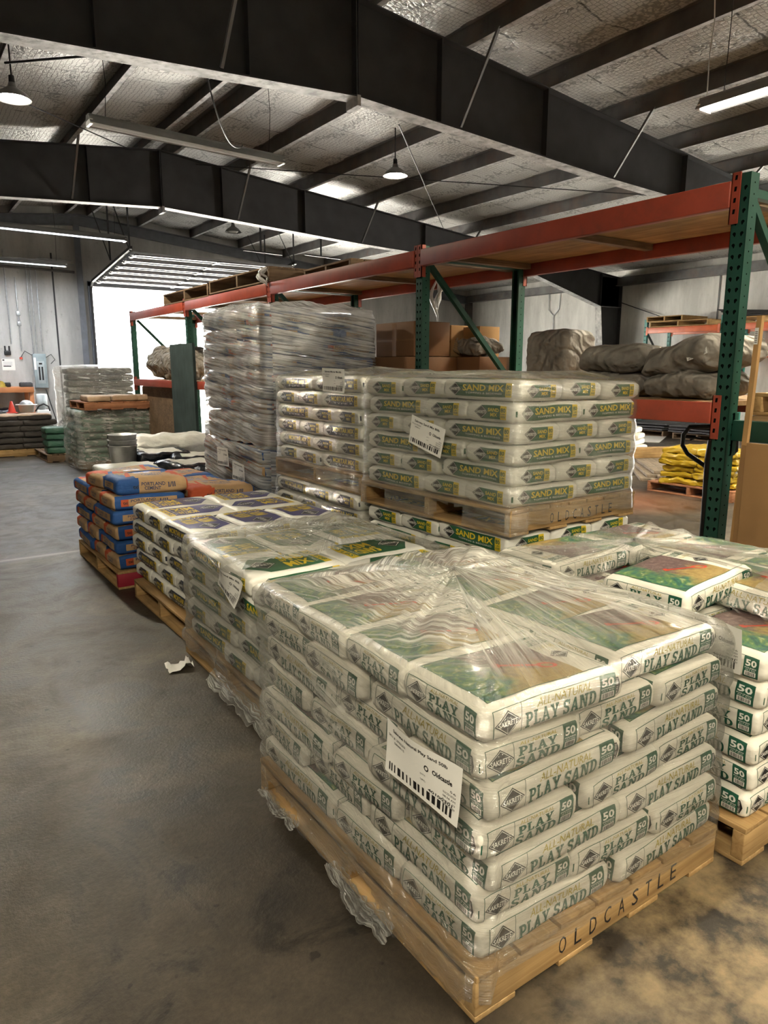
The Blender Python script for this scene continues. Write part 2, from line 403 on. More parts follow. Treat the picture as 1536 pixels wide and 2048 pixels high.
# ---- floor
def floor_mat():
    m, nt, out = base_mat('stained_concrete_floor'); L = nt.links.new
    b = nd(nt, 'ShaderNodeBsdfPrincipled')
    tc = nd(nt, 'ShaderNodeTexCoord'); P = tc.outputs['Object']
    def noi(scale, detail=8, rough=0.6, dist=0.0):
        n = nd(nt, 'ShaderNodeTexNoise'); n.inputs['Scale'].default_value = scale; n.inputs['Detail'].default_value = detail
        n.inputs['Roughness'].default_value = rough; n.inputs['Distortion'].default_value = dist
        L(P, n.inputs['Vector']); return n.outputs[0]
    n_big = noi(0.9, 10, 0.62, 0.4); n_mid = noi(5, 8, 0.65); n_fine = noi(60, 4, 0.7); n_st = noi(2.3, 12, 0.72, 1.5)
    c1 = ramp(nt, n_big, [(0.3, (0.022, 0.017, 0.012)), (0.5, (0.048, 0.038, 0.027)), (0.7, (0.12, 0.1, 0.075))])
    c2 = ramp(nt, n_mid, [(0.3, (0.6, 0.6, 0.6)), (0.7, (1.35, 1.35, 1.35))])
    c3 = ramp(nt, n_fine, [(0.35, (0.8, 0.8, 0.8)), (0.65, (1.15, 1.15, 1.15))])
    c4 = ramp(nt, n_st, [(0.38, (0.3, 0.28, 0.25)), (0.47, (1, 1, 1))])
    col = c1.outputs[0]
    n_sp = noi(16, 2, 0.5)
    c5 = ramp(nt, n_sp, [(0.26, (0.3, 0.28, 0.25)), (0.30, (1, 1, 1))])
    for c in (c2, c3, c4, c5):
        mx = nd(nt, 'ShaderNodeMix', data_type='RGBA', blend_type='MULTIPLY'); mx.inputs[0].default_value = 1
        L(col, mx.inputs[6]); L(c.outputs[0], mx.inputs[7]); col = mx.outputs[2]
    # spilt sand in front of the pallets
    sep = nd(nt, 'ShaderNodeSeparateXYZ'); L(P, sep.inputs[0])
    dx = nd(nt, 'ShaderNodeMath', operation='SUBTRACT'); dx.inputs[1].default_value = 1.75; L(sep.outputs[0], dx.inputs[0])
    dy = nd(nt, 'ShaderNodeMath', operation='SUBTRACT'); dy.inputs[1].default_value = 0.8; L(sep.outputs[1], dy.inputs[0])
    cm = nd(nt, 'ShaderNodeCombineXYZ'); L(dx.outputs[0], cm.inputs[0]); L(dy.outputs[0], cm.inputs[1])
    ln = nd(nt, 'ShaderNodeVectorMath', operation='LENGTH'); L(cm.outputs[0], ln.inputs[0])
    fall = ramp(nt, ln.outputs['Value'], [(0.15, (1, 1, 1)), (0.75, (0, 0, 0))])
    sm = ramp(nt, n_mid, [(0.42, (0, 0, 0)), (0.62, (0.9, 0.9, 0.9))])
    sf = nd(nt, 'ShaderNodeMath', operation='MULTIPLY'); L(fall.outputs[0], sf.inputs[0]); L(sm.outputs[0], sf.inputs[1])
    mx = nd(nt, 'ShaderNodeMix', data_type='RGBA'); L(sf.outputs[0], mx.inputs[0]); L(col, mx.inputs[6]); mx.inputs[7].default_value = (0.30, 0.22, 0.12, 1); col = mx.outputs[2]
    # saw-cut joints with pale filler: lines across at given Y, along at given X
    for sock, vals in ((sep.outputs[1], (0.55, 6.45, 12.6)), (sep.outputs[0], (-1.9, 5.4, 10.5))):
        for v in vals:
            a = nd(nt, 'ShaderNodeMath', operation='SUBTRACT'); a.inputs[1].default_value = v; L(sock, a.inputs[0])
            ab = nd(nt, 'ShaderNodeMath', operation='ABSOLUTE'); L(a.outputs[0], ab.inputs[0])
            lr = ramp(nt, ab.outputs[0], [(0.004, (0.55,) * 3), (0.03, (0.2,) * 3), (0.06, (0, 0, 0))])
            mx = nd(nt, 'ShaderNodeMix', data_type='RGBA'); L(lr.outputs[0], mx.inputs[0]); L(col, mx.inputs[6]); mx.inputs[7].default_value = (0.30, 0.27, 0.22, 1); col = mx.outputs[2]
    # rusty red area beyond the racks
    dx = nd(nt, 'ShaderNodeMath', operation='SUBTRACT'); dx.inputs[1].default_value = 7.2; L(sep.outputs[0], dx.inputs[0])
    dy = nd(nt, 'ShaderNodeMath', operation='SUBTRACT'); dy.inputs[1].default_value = 5.3; L(sep.outputs[1], dy.inputs[0])
    cm = nd(nt, 'ShaderNodeCombineXYZ'); L(dx.outputs[0], cm.inputs[0]); L(dy.outputs[0], cm.inputs[1])
    ln = nd(nt, 'ShaderNodeVectorMath', operation='LENGTH'); L(cm.outputs[0], ln.inputs[0])
    fall = ramp(nt, ln.outputs['Value'], [(0.0, (0.75,) * 3), (1.0, (0, 0, 0))])
    mx = nd(nt, 'ShaderNodeMix', data_type='RGBA'); L(fall.outputs[0], mx.inputs[0]); L(col, mx.inputs[6]); mx.inputs[7].default_value = (0.22, 0.085, 0.04, 1); col = mx.outputs[2]
    L(col, b.inputs['Base Color'])
    rr = ramp(nt, n_st, [(0.3, (0.32,) * 3), (0.7, (0.62,) * 3)]); L(rr.outputs[0], b.inputs['Roughness'])
    b.inputs['Specular IOR Level'].default_value = 0.35
    bp = nd(nt, 'ShaderNodeBump'); bp.inputs['Strength'].default_value = 0.25; bp.inputs['Distance'].default_value = 0.01
    L(n_fine, bp.inputs['Height']); L(bp.outputs[0], b.inputs['Normal'])
    L(b.outputs[0], out.inputs[0])
    return m
mb = MB(); mb.box((X_L, Y_F, -0.2), (X_R, Y_B + 0.3, 0.0))
structure(mb.build('floor', floor_mat()))

# ---- walls
def wall_mat(name, col, grime=(0.16, 0.14, 0.12), amt=0.7, seams=None):
    m, nt, out = base_mat(name); L = nt.links.new
    b = nd(nt, 'ShaderNodeBsdfPrincipled'); b.inputs['Roughness'].default_value = 0.8; b.inputs['Specular IOR Level'].default_value = 0.2
    tc = nd(nt, 'ShaderNodeTexCoord'); P = tc.outputs['Object']
    mp = nd(nt, 'ShaderNodeMapping'); mp.inputs['Scale'].default_value = (1, 1, 0.22); L(P, mp.inputs[0])
    n1 = nd(nt, 'ShaderNodeTexNoise'); n1.inputs['Scale'].default_value = 2.2; n1.inputs['Detail'].default_value = 9; n1.inputs['Roughness'].default_value = 0.66; L(mp.outputs[0], n1.inputs['Vector'])
    n2 = nd(nt, 'ShaderNodeTexNoise'); n2.inputs['Scale'].default_value = 9; n2.inputs['Detail'].default_value = 8; n2.inputs['Roughness'].default_value = 0.75; L(P, n2.inputs['Vector'])
    r1 = ramp(nt, n1.outputs[0], [(0.36, tuple(c * 0.72 for c in col)), (0.62, col)])
    r2 = ramp(nt, n2.outputs[0], [(0.58, (0, 0, 0)), (0.7, (amt,) * 3)])
    mx = nd(nt, 'ShaderNodeMix', data_type='RGBA'); L(r2.outputs[0], mx.inputs[0]); L(r1.outputs[0], mx.inputs[6]); mx.inputs[7].default_value = (*grime, 1)
    L(mx.outputs[2], b.inputs['Base Color'])
    bp = nd(nt, 'ShaderNodeBump'); bp.inputs['Strength'].default_value = 0.3; bp.inputs['Distance'].default_value = 0.01
    L(n2.outputs[0], bp.inputs['Height']); L(bp.outputs[0], b.inputs['Normal'])
    L(b.outputs[0], out.inputs[0]); return m
WALL = wall_mat('grimy_white_concrete', (0.55, 0.54, 0.52), amt=0.45)
WALL2 = wall_mat('white_painted_concrete', (0.72, 0.71, 0.67), amt=0.25)
DX0, DX1, DZ = 4.47, 8.12, 3.50      # the open dock door
def wall_y(name, y0, y1, holes, m):
    mb = MB()
    xs = [X_L] + [v for h in holes for v in h[:2]] + [X_R]
    top = lambda x: roof_z(x) + 0.34
    def piece(xa, xb, zb):
        pts = sorted(set([xa, xb] + ([RX] if xa < RX < xb else [])))
        poly = [(xa, zb), (xb, zb)] + [(x, top(x)) for x in reversed(pts)]
        n = len(poly)
        vs = [(x, y0, z) for x, z in poly] + [(x, y1, z) for x, z in poly]
        fs = [list(range(n)), [i + n for i in range(n)][::-1]] + [(i, i + n, (i + 1) % n + n, (i + 1) % n) for i in range(n)]
        mb.add(vs, fs)
    cur = X_L
    for xa, xb, zt in holes:
        piece(cur, xa, 0); piece(xa, xb, zt); cur = xb
    piece(cur, X_R, 0)
    return structure(mb.build(name, m, recalc=True))
wall_y('wall_back', Y_B, Y_B + 0.25, [(DX0, DX1, DZ), (8.7, 12.1, 3.2)], WALL)  # second hole is an added unseen opening that lights the right wall
wall_y('wall_front', Y_F - 0.25, Y_F, [], WALL2)
mb = MB(); mb.box((X_R, Y_F - 0.25, 0), (X_R + 0.25, 4.3, 4.4)); mb.box((X_R, 4.3, 2.8), (X_R + 0.25, 7.4, 4.4)); mb.box((X_R, 7.4, 0), (X_R + 0.25, Y_B + 0.25, 4.4))  # gap is an added opening out of view, letting more daylight in
structure(mb.build('wall_right', WALL2))
mb = MB(); mb.box((X_L - 0.25, Y_F - 0.25, 0), (X_L, Y_B + 0.25, 4.4))
structure(mb.build('wall_left', WALL2))
# vertical joints of the back wall, left of the door
for i, (x, w) in enumerate(((2.02, 0.03), (3.60, 0.035))):
    mb = MB(); mb.box((x, Y_B - 0.012, 0), (x + w, Y_B - 0.0005, 4.2 if i else 4.1))
    structure(mb.build('trim_%d' % (i + 1), M['steel_dark']))
mb = MB(); mb.box((X_R - 0.01, 9.95, 0), (X_R - 0.0005, 9.99, 3.75)); structure(mb.build('trim_3', M['purlin']))

# ---- ground outside the door
mb = MB(); mb.box((-40, Y_B + 0.3, -0.25), (60, 80, -0.02)); mb.box((-40, -40, -0.25), (60, Y_F - 0.0, -0.21)); mb.box((X_R + 0.25, -5, -0.25), (60, Y_B, -0.03))
structure(mb.build('ground', mat('pale_gravel_yard', (0.5, 0.49, 0.46), 0.9, scale=0.5, bump=0.2)))

# ---- roof insulation (quilted foil under chicken wire), sagging between purlins
def insul_mat():
    m, nt, out = base_mat('foil_insulation'); L = nt.links.new
    b = nd(nt, 'ShaderNodeBsdfPrincipled'); b.inputs['Roughness'].default_value = 0.42; b.inputs['Metallic'].default_value = 0.2
    b.inputs['Specular IOR Level'].default_value = 0.5
    tc = nd(nt, 'ShaderNodeTexCoord'); P = tc.outputs['Object']
    v = nd(nt, 'ShaderNodeTexVoronoi', feature='DISTANCE_TO_EDGE'); v.inputs['Scale'].default_value = 17; v.inputs['Randomness'].default_value = 0.35; L(P, v.inputs['Vector'])
    wire = ramp(nt, v.outputs['Distance'], [(0.03, (0.45,) * 3), (0.09, (1, 1, 1))])
    n1 = nd(nt, 'ShaderNodeTexNoise'); n1.inputs['Scale'].default_value = 1.1; n1.inputs['Detail'].default_value = 6; L(P, n1.inputs['Vector'])
    base = ramp(nt, n1.outputs[0], [(0.3, (0.52, 0.505, 0.475)), (0.7, (0.74, 0.735, 0.715))])
    mx = nd(nt, 'ShaderNodeMix', data_type='RGBA', blend_type='MULTIPLY'); mx.inputs[0].default_value = 1
    L(base.outputs[0], mx.inputs[6]); L(wire.outputs[0], mx.inputs[7]); col = mx.outputs[2]
    # dark torn laps across the rolls
    sep = nd(nt, 'ShaderNodeSeparateXYZ'); L(P, sep.inputs[0])
    n2 = nd(nt, 'ShaderNodeTexNoise'); n2.inputs['Scale'].default_value = 3.0; n2.inputs['Detail'].default_value = 7; L(P, n2.inputs['Vector'])
    a = nd(nt, 'ShaderNodeMath', operation='MULTIPLY_ADD'); a.inputs[1].default_value = 0.16; L(n2.outputs[0], a.inputs[0]); L(sep.outputs[1], a.inputs[2])
    md = nd(nt, 'ShaderNodeMath', operation='PINGPONG'); md.inputs[1].default_value = 0.46; L(a.outputs[0], md.inputs[0])
    lap = ramp(nt, md.outputs[0], [(0.006, (1, 1, 1)), (0.02, (0, 0, 0))])
    n3 = nd(nt, 'ShaderNodeTexNoise'); n3.inputs['Scale'].default_value = 6; n3.inputs['Detail'].default_value = 5; L(P, n3.inputs['Vector'])
    br = ramp(nt, n3.outputs[0], [(0.42, (0, 0, 0)), (0.52, (0.85,) * 3)])
    lf = nd(nt, 'ShaderNodeMath', operation='MULTIPLY'); L(lap.outputs[0], lf.inputs[0]); L(br.outputs[0], lf.inputs[1])
    mx = nd(nt, 'ShaderNodeMix', data_type='RGBA'); L(lf.outputs[0], mx.inputs[0]); L(col, mx.inputs[6]); mx.inputs[7].default_value = (0.02, 0.018, 0.016, 1); col = mx.outputs[2]
    L(col, b.inputs['Base Color'])
    bump_n = nd(nt, 'ShaderNodeTexNoise'); bump_n.inputs['Scale'].default_value = 22; bump_n.inputs['Detail'].default_value = 4; L(P, bump_n.inputs['Vector'])
    add = nd(nt, 'ShaderNodeMath', operation='MULTIPLY_ADD'); add.inputs[1].default_value = 0.5; L(wire.outputs[0], add.inputs[0]); L(bump_n.outputs[0], add.inputs[2])
    bp = nd(nt, 'ShaderNodeBump'); bp.inputs['Strength'].default_value = 0.8; bp.inputs['Distance'].default_value = 0.02
    L(add.outputs[0], bp.inputs['Height']); L(bp.outputs[0], b.inputs['Normal'])
    L(b.outputs[0], out.inputs[0]); return m
PURLIN_X = [RX - 0.22, RX + 0.22] + [5.67 + 1.33 * i for i in range(8)] + [2.87 - 1.33 * i for i in range(8)]
PURLIN_X = sorted(x for x in PURLIN_X if X_L < x < X_R - 0.3)
def roof():
    xs = []
    edges = [X_L] + PURLIN_X + [X_R]
    for a, b in zip(edges[:-1], edges[1:]):
        k = 10 if b - a > 0.6 else 3
        for i in range(k):
            xs.append((a + (b - a) * i / k, math.sin(PI * i / k) * (0.05 if b - a > 0.6 else 0.0)))
    xs.append((X_R, 0))
    ny = 160
    mb = MB(); vs = []; fs = []
    for j in range(ny + 1):
        y = Y_F + (Y_B - Y_F) * j / ny
        lap = 0.022 * abs(math.sin(PI * (y + 0.08 * math.sin(y * 1.7)) / 0.92)) ** 0.6
        for x, sag in xs:
            n = mnoise.noise(Vector((x * 1.3, y * 1.9, 3.1))) * 0.02
            vs.append((x, y, roof_z(x) + 0.205 - sag * (0.7 + 0.6 * mnoise.noise(Vector((x * 0.4, y * 0.5, 9)))) - (lap if sag > 0 else 0) + (n if sag > 0 else 0)))
    k = len(xs)
    for j in range(ny):
        for i in range(k - 1):
            fs.append((j * k + i, (j + 1) * k + i, (j + 1) * k + i + 1, j * k + i + 1))
    mb.add(vs, fs, 0, True)
    # roof sheets above
    for xa, xb in ((X_L, RX), (RX, X_R)):
        za, zb = roof_z(xa) + 0.30, roof_z(xb) + 0.30
        mb.add([(xa, Y_F, za), (xb, Y_F, zb), (xb, Y_B, zb), (xa, Y_B, za), (xa, Y_F, za + .05), (xb, Y_F, zb + .05), (xb, Y_B, zb + .05), (xa, Y_B, za + .05)],
               [(0, 3, 2, 1), (4, 5, 6, 7), (0, 1, 5, 4), (1, 2, 6, 5), (2, 3, 7, 6), (3, 0, 4, 7)], 1)
    return structure(mb.build('ceiling', [insul_mat(), M['galv']]))
roof()

# ---- purlins (Z sections along the building)
for i, x in enumerate(PURLIN_X):
    z = roof_z(x)
    mb = MB()
    side = 1 if x >= RX else -1
    mb.box((x - 0.003, Y_F, z), (x + 0.003, Y_B, z + 0.2))
    mb.box((x, Y_F, z), (x + side * 0.065, Y_B, z + 0.004), 1) if side > 0 else mb.box((x - 0.065, Y_F, z), (x, Y_B, z + 0.004), 1)
    fx = x + side * 0.065
    mb.box((fx - 0.002, Y_F, z), (fx + 0.002, Y_B, z + 0.018))
    mb.box((min(x, x - side * 0.065), Y_F, z + 0.196), (max(x, x - side * 0.065), Y_B, z + 0.2))
    # lap splices and clips at the frames
    for fy in (0.6, 6.7, 12.8):
        mb.box((x - 0.007, fy - 0.45, z + 0.006), (x - 0.003, fy + 0.45, z + 0.194))
        for by in (-0.4, -0.34, 0.34, 0.4):
            for bz in (0.05, 0.15):
                mb.box((x - 0.016, fy + by - 0.009, z + bz - 0.009), (x - 0.007, fy + by + 0.009, z + bz + 0.009))
    o = mb.build('ceiling_beam_%d' % (i + 1), [M['purlin'], M['steel_flange']]); structure(o)

# ---- rigid frames: tapered columns and rafters
def frame(y, name):
    prof_top = lambda x: roof_z(x)
    keys = [(RX, 4.24), (8.2, 4.02), (12.95, 3.85), (15.72, 3.16)]
    def bot(x):
        d = abs(x - RX) + RX
        if d >= keys[-1][0]: return keys[-1][1]
        for (a, za), (b, zb) in zip(keys[:-1], keys[1:]):
            if a <= d <= b: return za + (zb - za) * (d - a) / (b - a)
        return keys[0][1]
    web = MB()
    xs = [RX + (X_R - 0.06 - RX) * i / 40 for i in range(41)]
    allx = sorted([2 * RX - x for x in xs if 2 * RX - x > X_L + 0.05] + xs)
    allx = sorted(set(round(x, 4) for x in allx + [8.2, 12.95, 15.72, 2 * RX - 8.2]))
    for a, b in zip(allx[:-1], allx[1:]):
        vs = [(a, y - .005, bot(a)), (b, y - .005, bot(b)), (b, y - .005, prof_top(b)), (a, y - .005, prof_top(a)),
              (a, y + .005, bot(a)), (b, y + .005, bot(b)), (b, y + .005, prof_top(b)), (a, y + .005, prof_top(a))]
        web.add(vs, [(0, 1, 2, 3), (7, 6, 5, 4)])
        W = 0.10
        for f, t0, t1, mi in ((bot, -0.014, 0.0, 1), (prof_top, -0.012, 0.0, 0)):
            vs = [(a, y - W, f(a) + t0), (b, y - W, f(b) + t0), (b, y + W, f(b) + t0), (a, y + W, f(a) + t0),
                  (a, y - W, f(a) + t1), (b, y - W, f(b) + t1), (b, y + W, f(b) + t1), (a, y + W, f(a) + t1)]
            web.add(vs, [(0, 3, 2, 1)], mi); web.add(vs, [(4, 5, 6, 7), (0, 1, 5, 4), (2, 3, 7, 6)], 0)
    # stiffeners and splice plates
    for x in (-4.0, -1.2, 1.75, 3.1, RX - 0.012, RX + 0.012, 5.35, 7.0, 9.9, 12.95, 15.72):
        if x < X_L + .3: continue
        web.box((x - .006, y - .09, bot(x)), (x + .006, y + .09, prof_top(x) - .01))
    web.box((RX - 0.02, y - 0.11, 4.24 - 0.10), (RX + 0.02, y + 0.11, 4.24), 1)
    # columns
    for s in (1, -1):
        xo = X_R - 0.05 if s > 0 else X_L + 0.05
        xi_top = 15.72 if s > 0 else X_L + 0.9
        xi_bot = 16.15 if s > 0 else X_L + 0.4
        zt = 3.16
        zz = prof_top(xo)
        web.add([(xi_bot, y - .005, 0), (xo, y - .005, 0), (xo, y - .005, zz), (xi_top, y - .005, zz - .0), (xi_top, y - .005, zt)], [(0, 1, 2, 3, 4)])
        web.add([(xi_bot, y + .005, 0), (xo, y + .005, 0), (xo, y + .005, zz), (xi_top, y + .005, zz - .0), (xi_top, y + .005, zt)], [(4, 3, 2, 1, 0)])
        web.beam((xi_bot, y, 0), (xi_top, y, zt), 0.2, 0.014, 2, up=Vector((1, 0, 0)))
        web.beam((xo, y, 0), (xo, y, zz), 0.2, 0.014, 0, up=Vector((1, 0, 0)))
    # flange braces up to the purlins
    for k, x in enumerate((5.67, 8.33, 11.0, 2.87, 0.21)):
        for sgn in ((-1,) if k % 2 else (-1, 1)):
            web.beam((x - 0.05, y + sgn * 0.09, bot(x) + 0.02), (x + 0.0, y + sgn * 0.62, roof_z(x) + 0.03), 0.03, 0.03, 3)
    o = web.build(name, [M['steel_dark'], M['steel_flange'], mat('white_dusted_flange', (0.42, 0.41, 0.39), 0.7, 0, 0.3, 9, dirt=(0.1, 0.09, 0.08), dirt_amt=0.8), M['purlin']])
    return structure(o)
for i, y in enumerate((0.6, 6.7, 12.8)):
    frame(y, 'ceiling_rafter_%d' % (i + 1))

# end-wall framing: rake beam, door post, girt
mb = MB()
for xa, xb in ((X_L, RX), (RX, X_R)):
    for t0, t1, yy0, yy1 in ((-0.24, -0.02, Y_B - 0.03, Y_B - 0.01), (-0.26, -0.24, Y_B - 0.14, Y_B - 0.01), (-0.03, -0.015, Y_B - 0.14, Y_B - 0.01)):
        za, zb = roof_z(xa), roof_z(xb)
        mb.add([(xa, yy0, za + t0), (xb, yy0, zb + t0), (xb, yy1, zb + t0), (xa, yy1, za + t0), (xa, yy0, za + t1), (xb, yy0, zb + t1), (xb, yy1, zb + t1), (xa, yy1, za + t1)],
               [(0, 3, 2, 1), (4, 5, 6, 7), (0, 1, 5, 4), (1, 2, 6, 5), (2, 3, 7, 6), (3, 0, 4, 7)])
structure(mb.build('trim_4', mat('grey_rake_beam', (0.16, 0.17, 0.19), 0.6)))
mb = MB()
mb.box((4.18, Y_B - 0.16, 0), (4.20, Y_B - 0.01, roof_z(4.2) - .26)); mb.box((4.12, Y_B - 0.17, 0), (4.26, Y_B - 0.16, roof_z(4.2) - .26)); 
mb.box((DX0 - 0.09, Y_B - 0.05, 0), (DX0, Y_B - 0.0, DZ + 0.1)); mb.box((DX1, Y_B - 0.05, 0), (DX1 + 0.09, Y_B - 0.0, DZ + 0.1)); mb.box((DX0 - 0.09, Y_B - 0.05, DZ), (DX1 + 0.09, Y_B - 0.0, DZ + 0.12))
structure(mb.build('trim_5', mat('grey_door_steel', (0.16, 0.17, 0.2), 0.55)))
# eave strut along the right wall
mb = MB(); mb.box((X_R - 0.16, Y_F, 3.72), (X_R - 0.02, Y_B, 3.92)); mb.box((X_R - 0.22, Y_F, 3.70), (X_R - 0.02, Y_B, 3.72))
structure(mb.build('trim_6', M['purlin']))
mb = MB(); mb.box((16.4, 18.7, 0), (16.58, 18.88, 3.7)); structure(mb.build('trim_7', M['purlin']))

# ---- sectional door, run up under the roof
door = structure(empty('door_1', (DX0, Y_B - 0.1, DZ)))
def part(parent, mb, name, m, recalc=False):
    """a mesh built in world coordinates, made a child of parent"""
    o = mb.build(name, m, recalc=recalc)
    o.parent = parent
    bpy.context.view_layer.update() if False else None
    T = Matrix.LocRotScale(parent.location, parent.rotation_euler, None)
    o.matrix_parent_inverse = T.inverted()
    return o
DOORM = mat('white_door_panel', (0.30, 0.305, 0.31), 0.4, 0, 0.05)
DOORD = mat('grey_door_rib', (0.035, 0.036, 0.04), 0.5)
zd = DZ + 0.07
n_sec = 6
for k in range(n_sec):
    ya = Y_B - 0.35 - k * 0.54; yb = ya - 0.52
    mb = MB()
    za = zd + 0.05 * k; 
    mb.box((DX0 + 0.02, yb, za), (DX1 - 0.02, ya, za + 0.045))
    for r_ in (0.10, 0.36):
        mb.box((DX0 + 0.02, ya - r_ - 0.12, za - 0.02), (DX1 - 0.02, ya - r_, za), 1)
    for x in (DX0 + 0.05, (DX0 + DX1) / 2, DX1 - 0.12):
        mb.box((x, yb, za - 0.03), (x + 0.07, ya, za - 0.002), 1)
    part(door, mb, 'door_panel', [DOORM, DOORD])
for x in (DX0 - 0.03, DX1 + 0.03):
    mb = MB()
    pts = [(x, Y_B - 0.08, 0.1), (x, Y_B - 0.08, DZ - 0.1), (x, Y_B - 0.14, DZ + 0.0), (x, Y_B - 0.3, zd + .03), (x, Y_B - 3.6, zd + 0.36)]
    for a, b in zip(pts[:-1], pts[1:]): mb.beam(a, b, 0.05, 0.06)
    part(door, mb, 'door_track', DOORD)
mb = MB()
for x, y in ((DX0 - 0.03, Y_B - 3.5), (DX0 - 0.03, Y_B - 2.0), (DX1 + 0.03, Y_B - 3.5), (DX1 + 0.03, Y_B - 2.0)):
    mb.beam((x, y, zd + 0.3), (x, y, roof_z(x) + 0.02), 0.035, 0.01)
    mb.beam((x, y, zd + 0.3), (x - 0.3, y + 0.3, roof_z(x) + 0.02), 0.03, 0.01)
part(door, mb, 'track_hanger', DOORD)
# ================================================================ printing on sacks: flat shapes that are bent over the sack's own surface
_TXT = {}
def text_polys(s, bold=0.0, shear=0.0):
    key = (s, bold, shear)
    if key not in _TXT:
        c = bpy.data.curves.new('lettering', 'FONT')
        c.body = s; c.resolution_u = 2; c.offset = bold; c.shear = shear
        o = bpy.data.objects.new('lettering', c)
        me = bpy.data.meshes.new_from_object(o)
        vs = [(v.co.x, v.co.y) for v in me.vertices]
        fs = [list(p.vertices) for p in me.polygons]
        bpy.data.objects.remove(o); bpy.data.curves.remove(c); bpy.data.meshes.remove(me)
        x0 = min(v[0] for v in vs); x1 = max(v[0] for v in vs); y0 = min(v[1] for v in vs); y1 = max(v[1] for v in vs)
        _TXT[key] = ([((x - x0) / (x1 - x0), (y - y0) / (y1 - y0)) for x, y in vs], fs, (x1 - x0) / (y1 - y0))
    return _TXT[key]

# a heavy slab-serif alphabet for the big product name, each letter in a box 1 high
def _arc(cx, cy, rx, ry, a0, a1, t, n=8):
    out = []
    for i in range(n):
        a = math.radians(a0 + (a1 - a0) * i / n); b = math.radians(a0 + (a1 - a0) * (i + 1) / n)
        out.append([(cx + (rx - t) * math.cos(a), cy + (ry - t * .75) * math.sin(a)), (cx + rx * math.cos(a), cy + ry * math.sin(a)),
                    (cx + rx * math.cos(b), cy + ry * math.sin(b)), (cx + (rx - t) * math.cos(b), cy + (ry - t * .75) * math.sin(b))])
    return out
def _r(a, b, c, d): return [(a, b), (c, b), (c, d), (a, d)]
T_ = 0.21
SLAB = {
    'P': (0.72, [_r(.1, 0, .1 + T_, 1), _r(0, 0, .42, .14), _r(0, .86, .4, 1), _r(.3, .38, .42, .54)] + _arc(.40, .69, .32, .31, -90, 90, T_)),
    'L': (0.68, [_r(.1, 0, .1 + T_, 1), _r(0, .86, .42, 1), _r(0, 0, .66, .15), _r(.52, 0, .66, .34)]),
    'A': (0.86, [[(.08, .1), (.28, .1), (.52, 1), (.36, 1)], [(.36, 1), (.52, 1), (.8, .1), (.57, .1)], _r(.22, .28, .62, .42), _r(0, 0, .36, .14), _r(.5, 0, .86, .14)]),
    'Y': (0.84, [[(.06, .9), (.3, .9), (.53, .4), (.33, .4)], [(.58, .9), (.78, .9), (.53, .4), (.40, .4)], _r(.32, 0, .53, .45), _r(.2, 0, .65, .14), _r(0, .86, .38, 1), _r(.5, .86, .84, 1)]),
    'S': (0.68, _arc(.34, .72, .32, .28, 20, 270, T_) + _arc(.34, .28, .32, .30, 90, -160, T_) + [_r(.54, .66, .66, .98), _r(.02, .02, .14, .34)]),
    'N': (0.92, [_r(.1, 0, .28, 1), _r(.64, 0, .82, 1), [(.1, 1), (.34, 1), (.82, 0), (.62, 0)], _r(0, 0, .4, .14), _r(0, .86, .3, 1), _r(.5, .86, .92, 1)]),
    'D': (0.80, [_r(.1, 0, .1 + T_, 1), _r(0, 0, .4, .15), _r(0, .85, .4, 1)] + _arc(.36, .5, .42, .5, -90, 90, T_, 10)),
}
def slab_polys(word):
    polys = []; x = 0
    for ch in word:
        if ch == ' ': x += 0.35; continue
        w, ps = SLAB[ch]
        polys += [[(px + x, py) for px, py in p] for p in ps]
        x += w + 0.07
    x -= 0.07
    return [[(px / x, py) for px, py in p] for p in polys], x

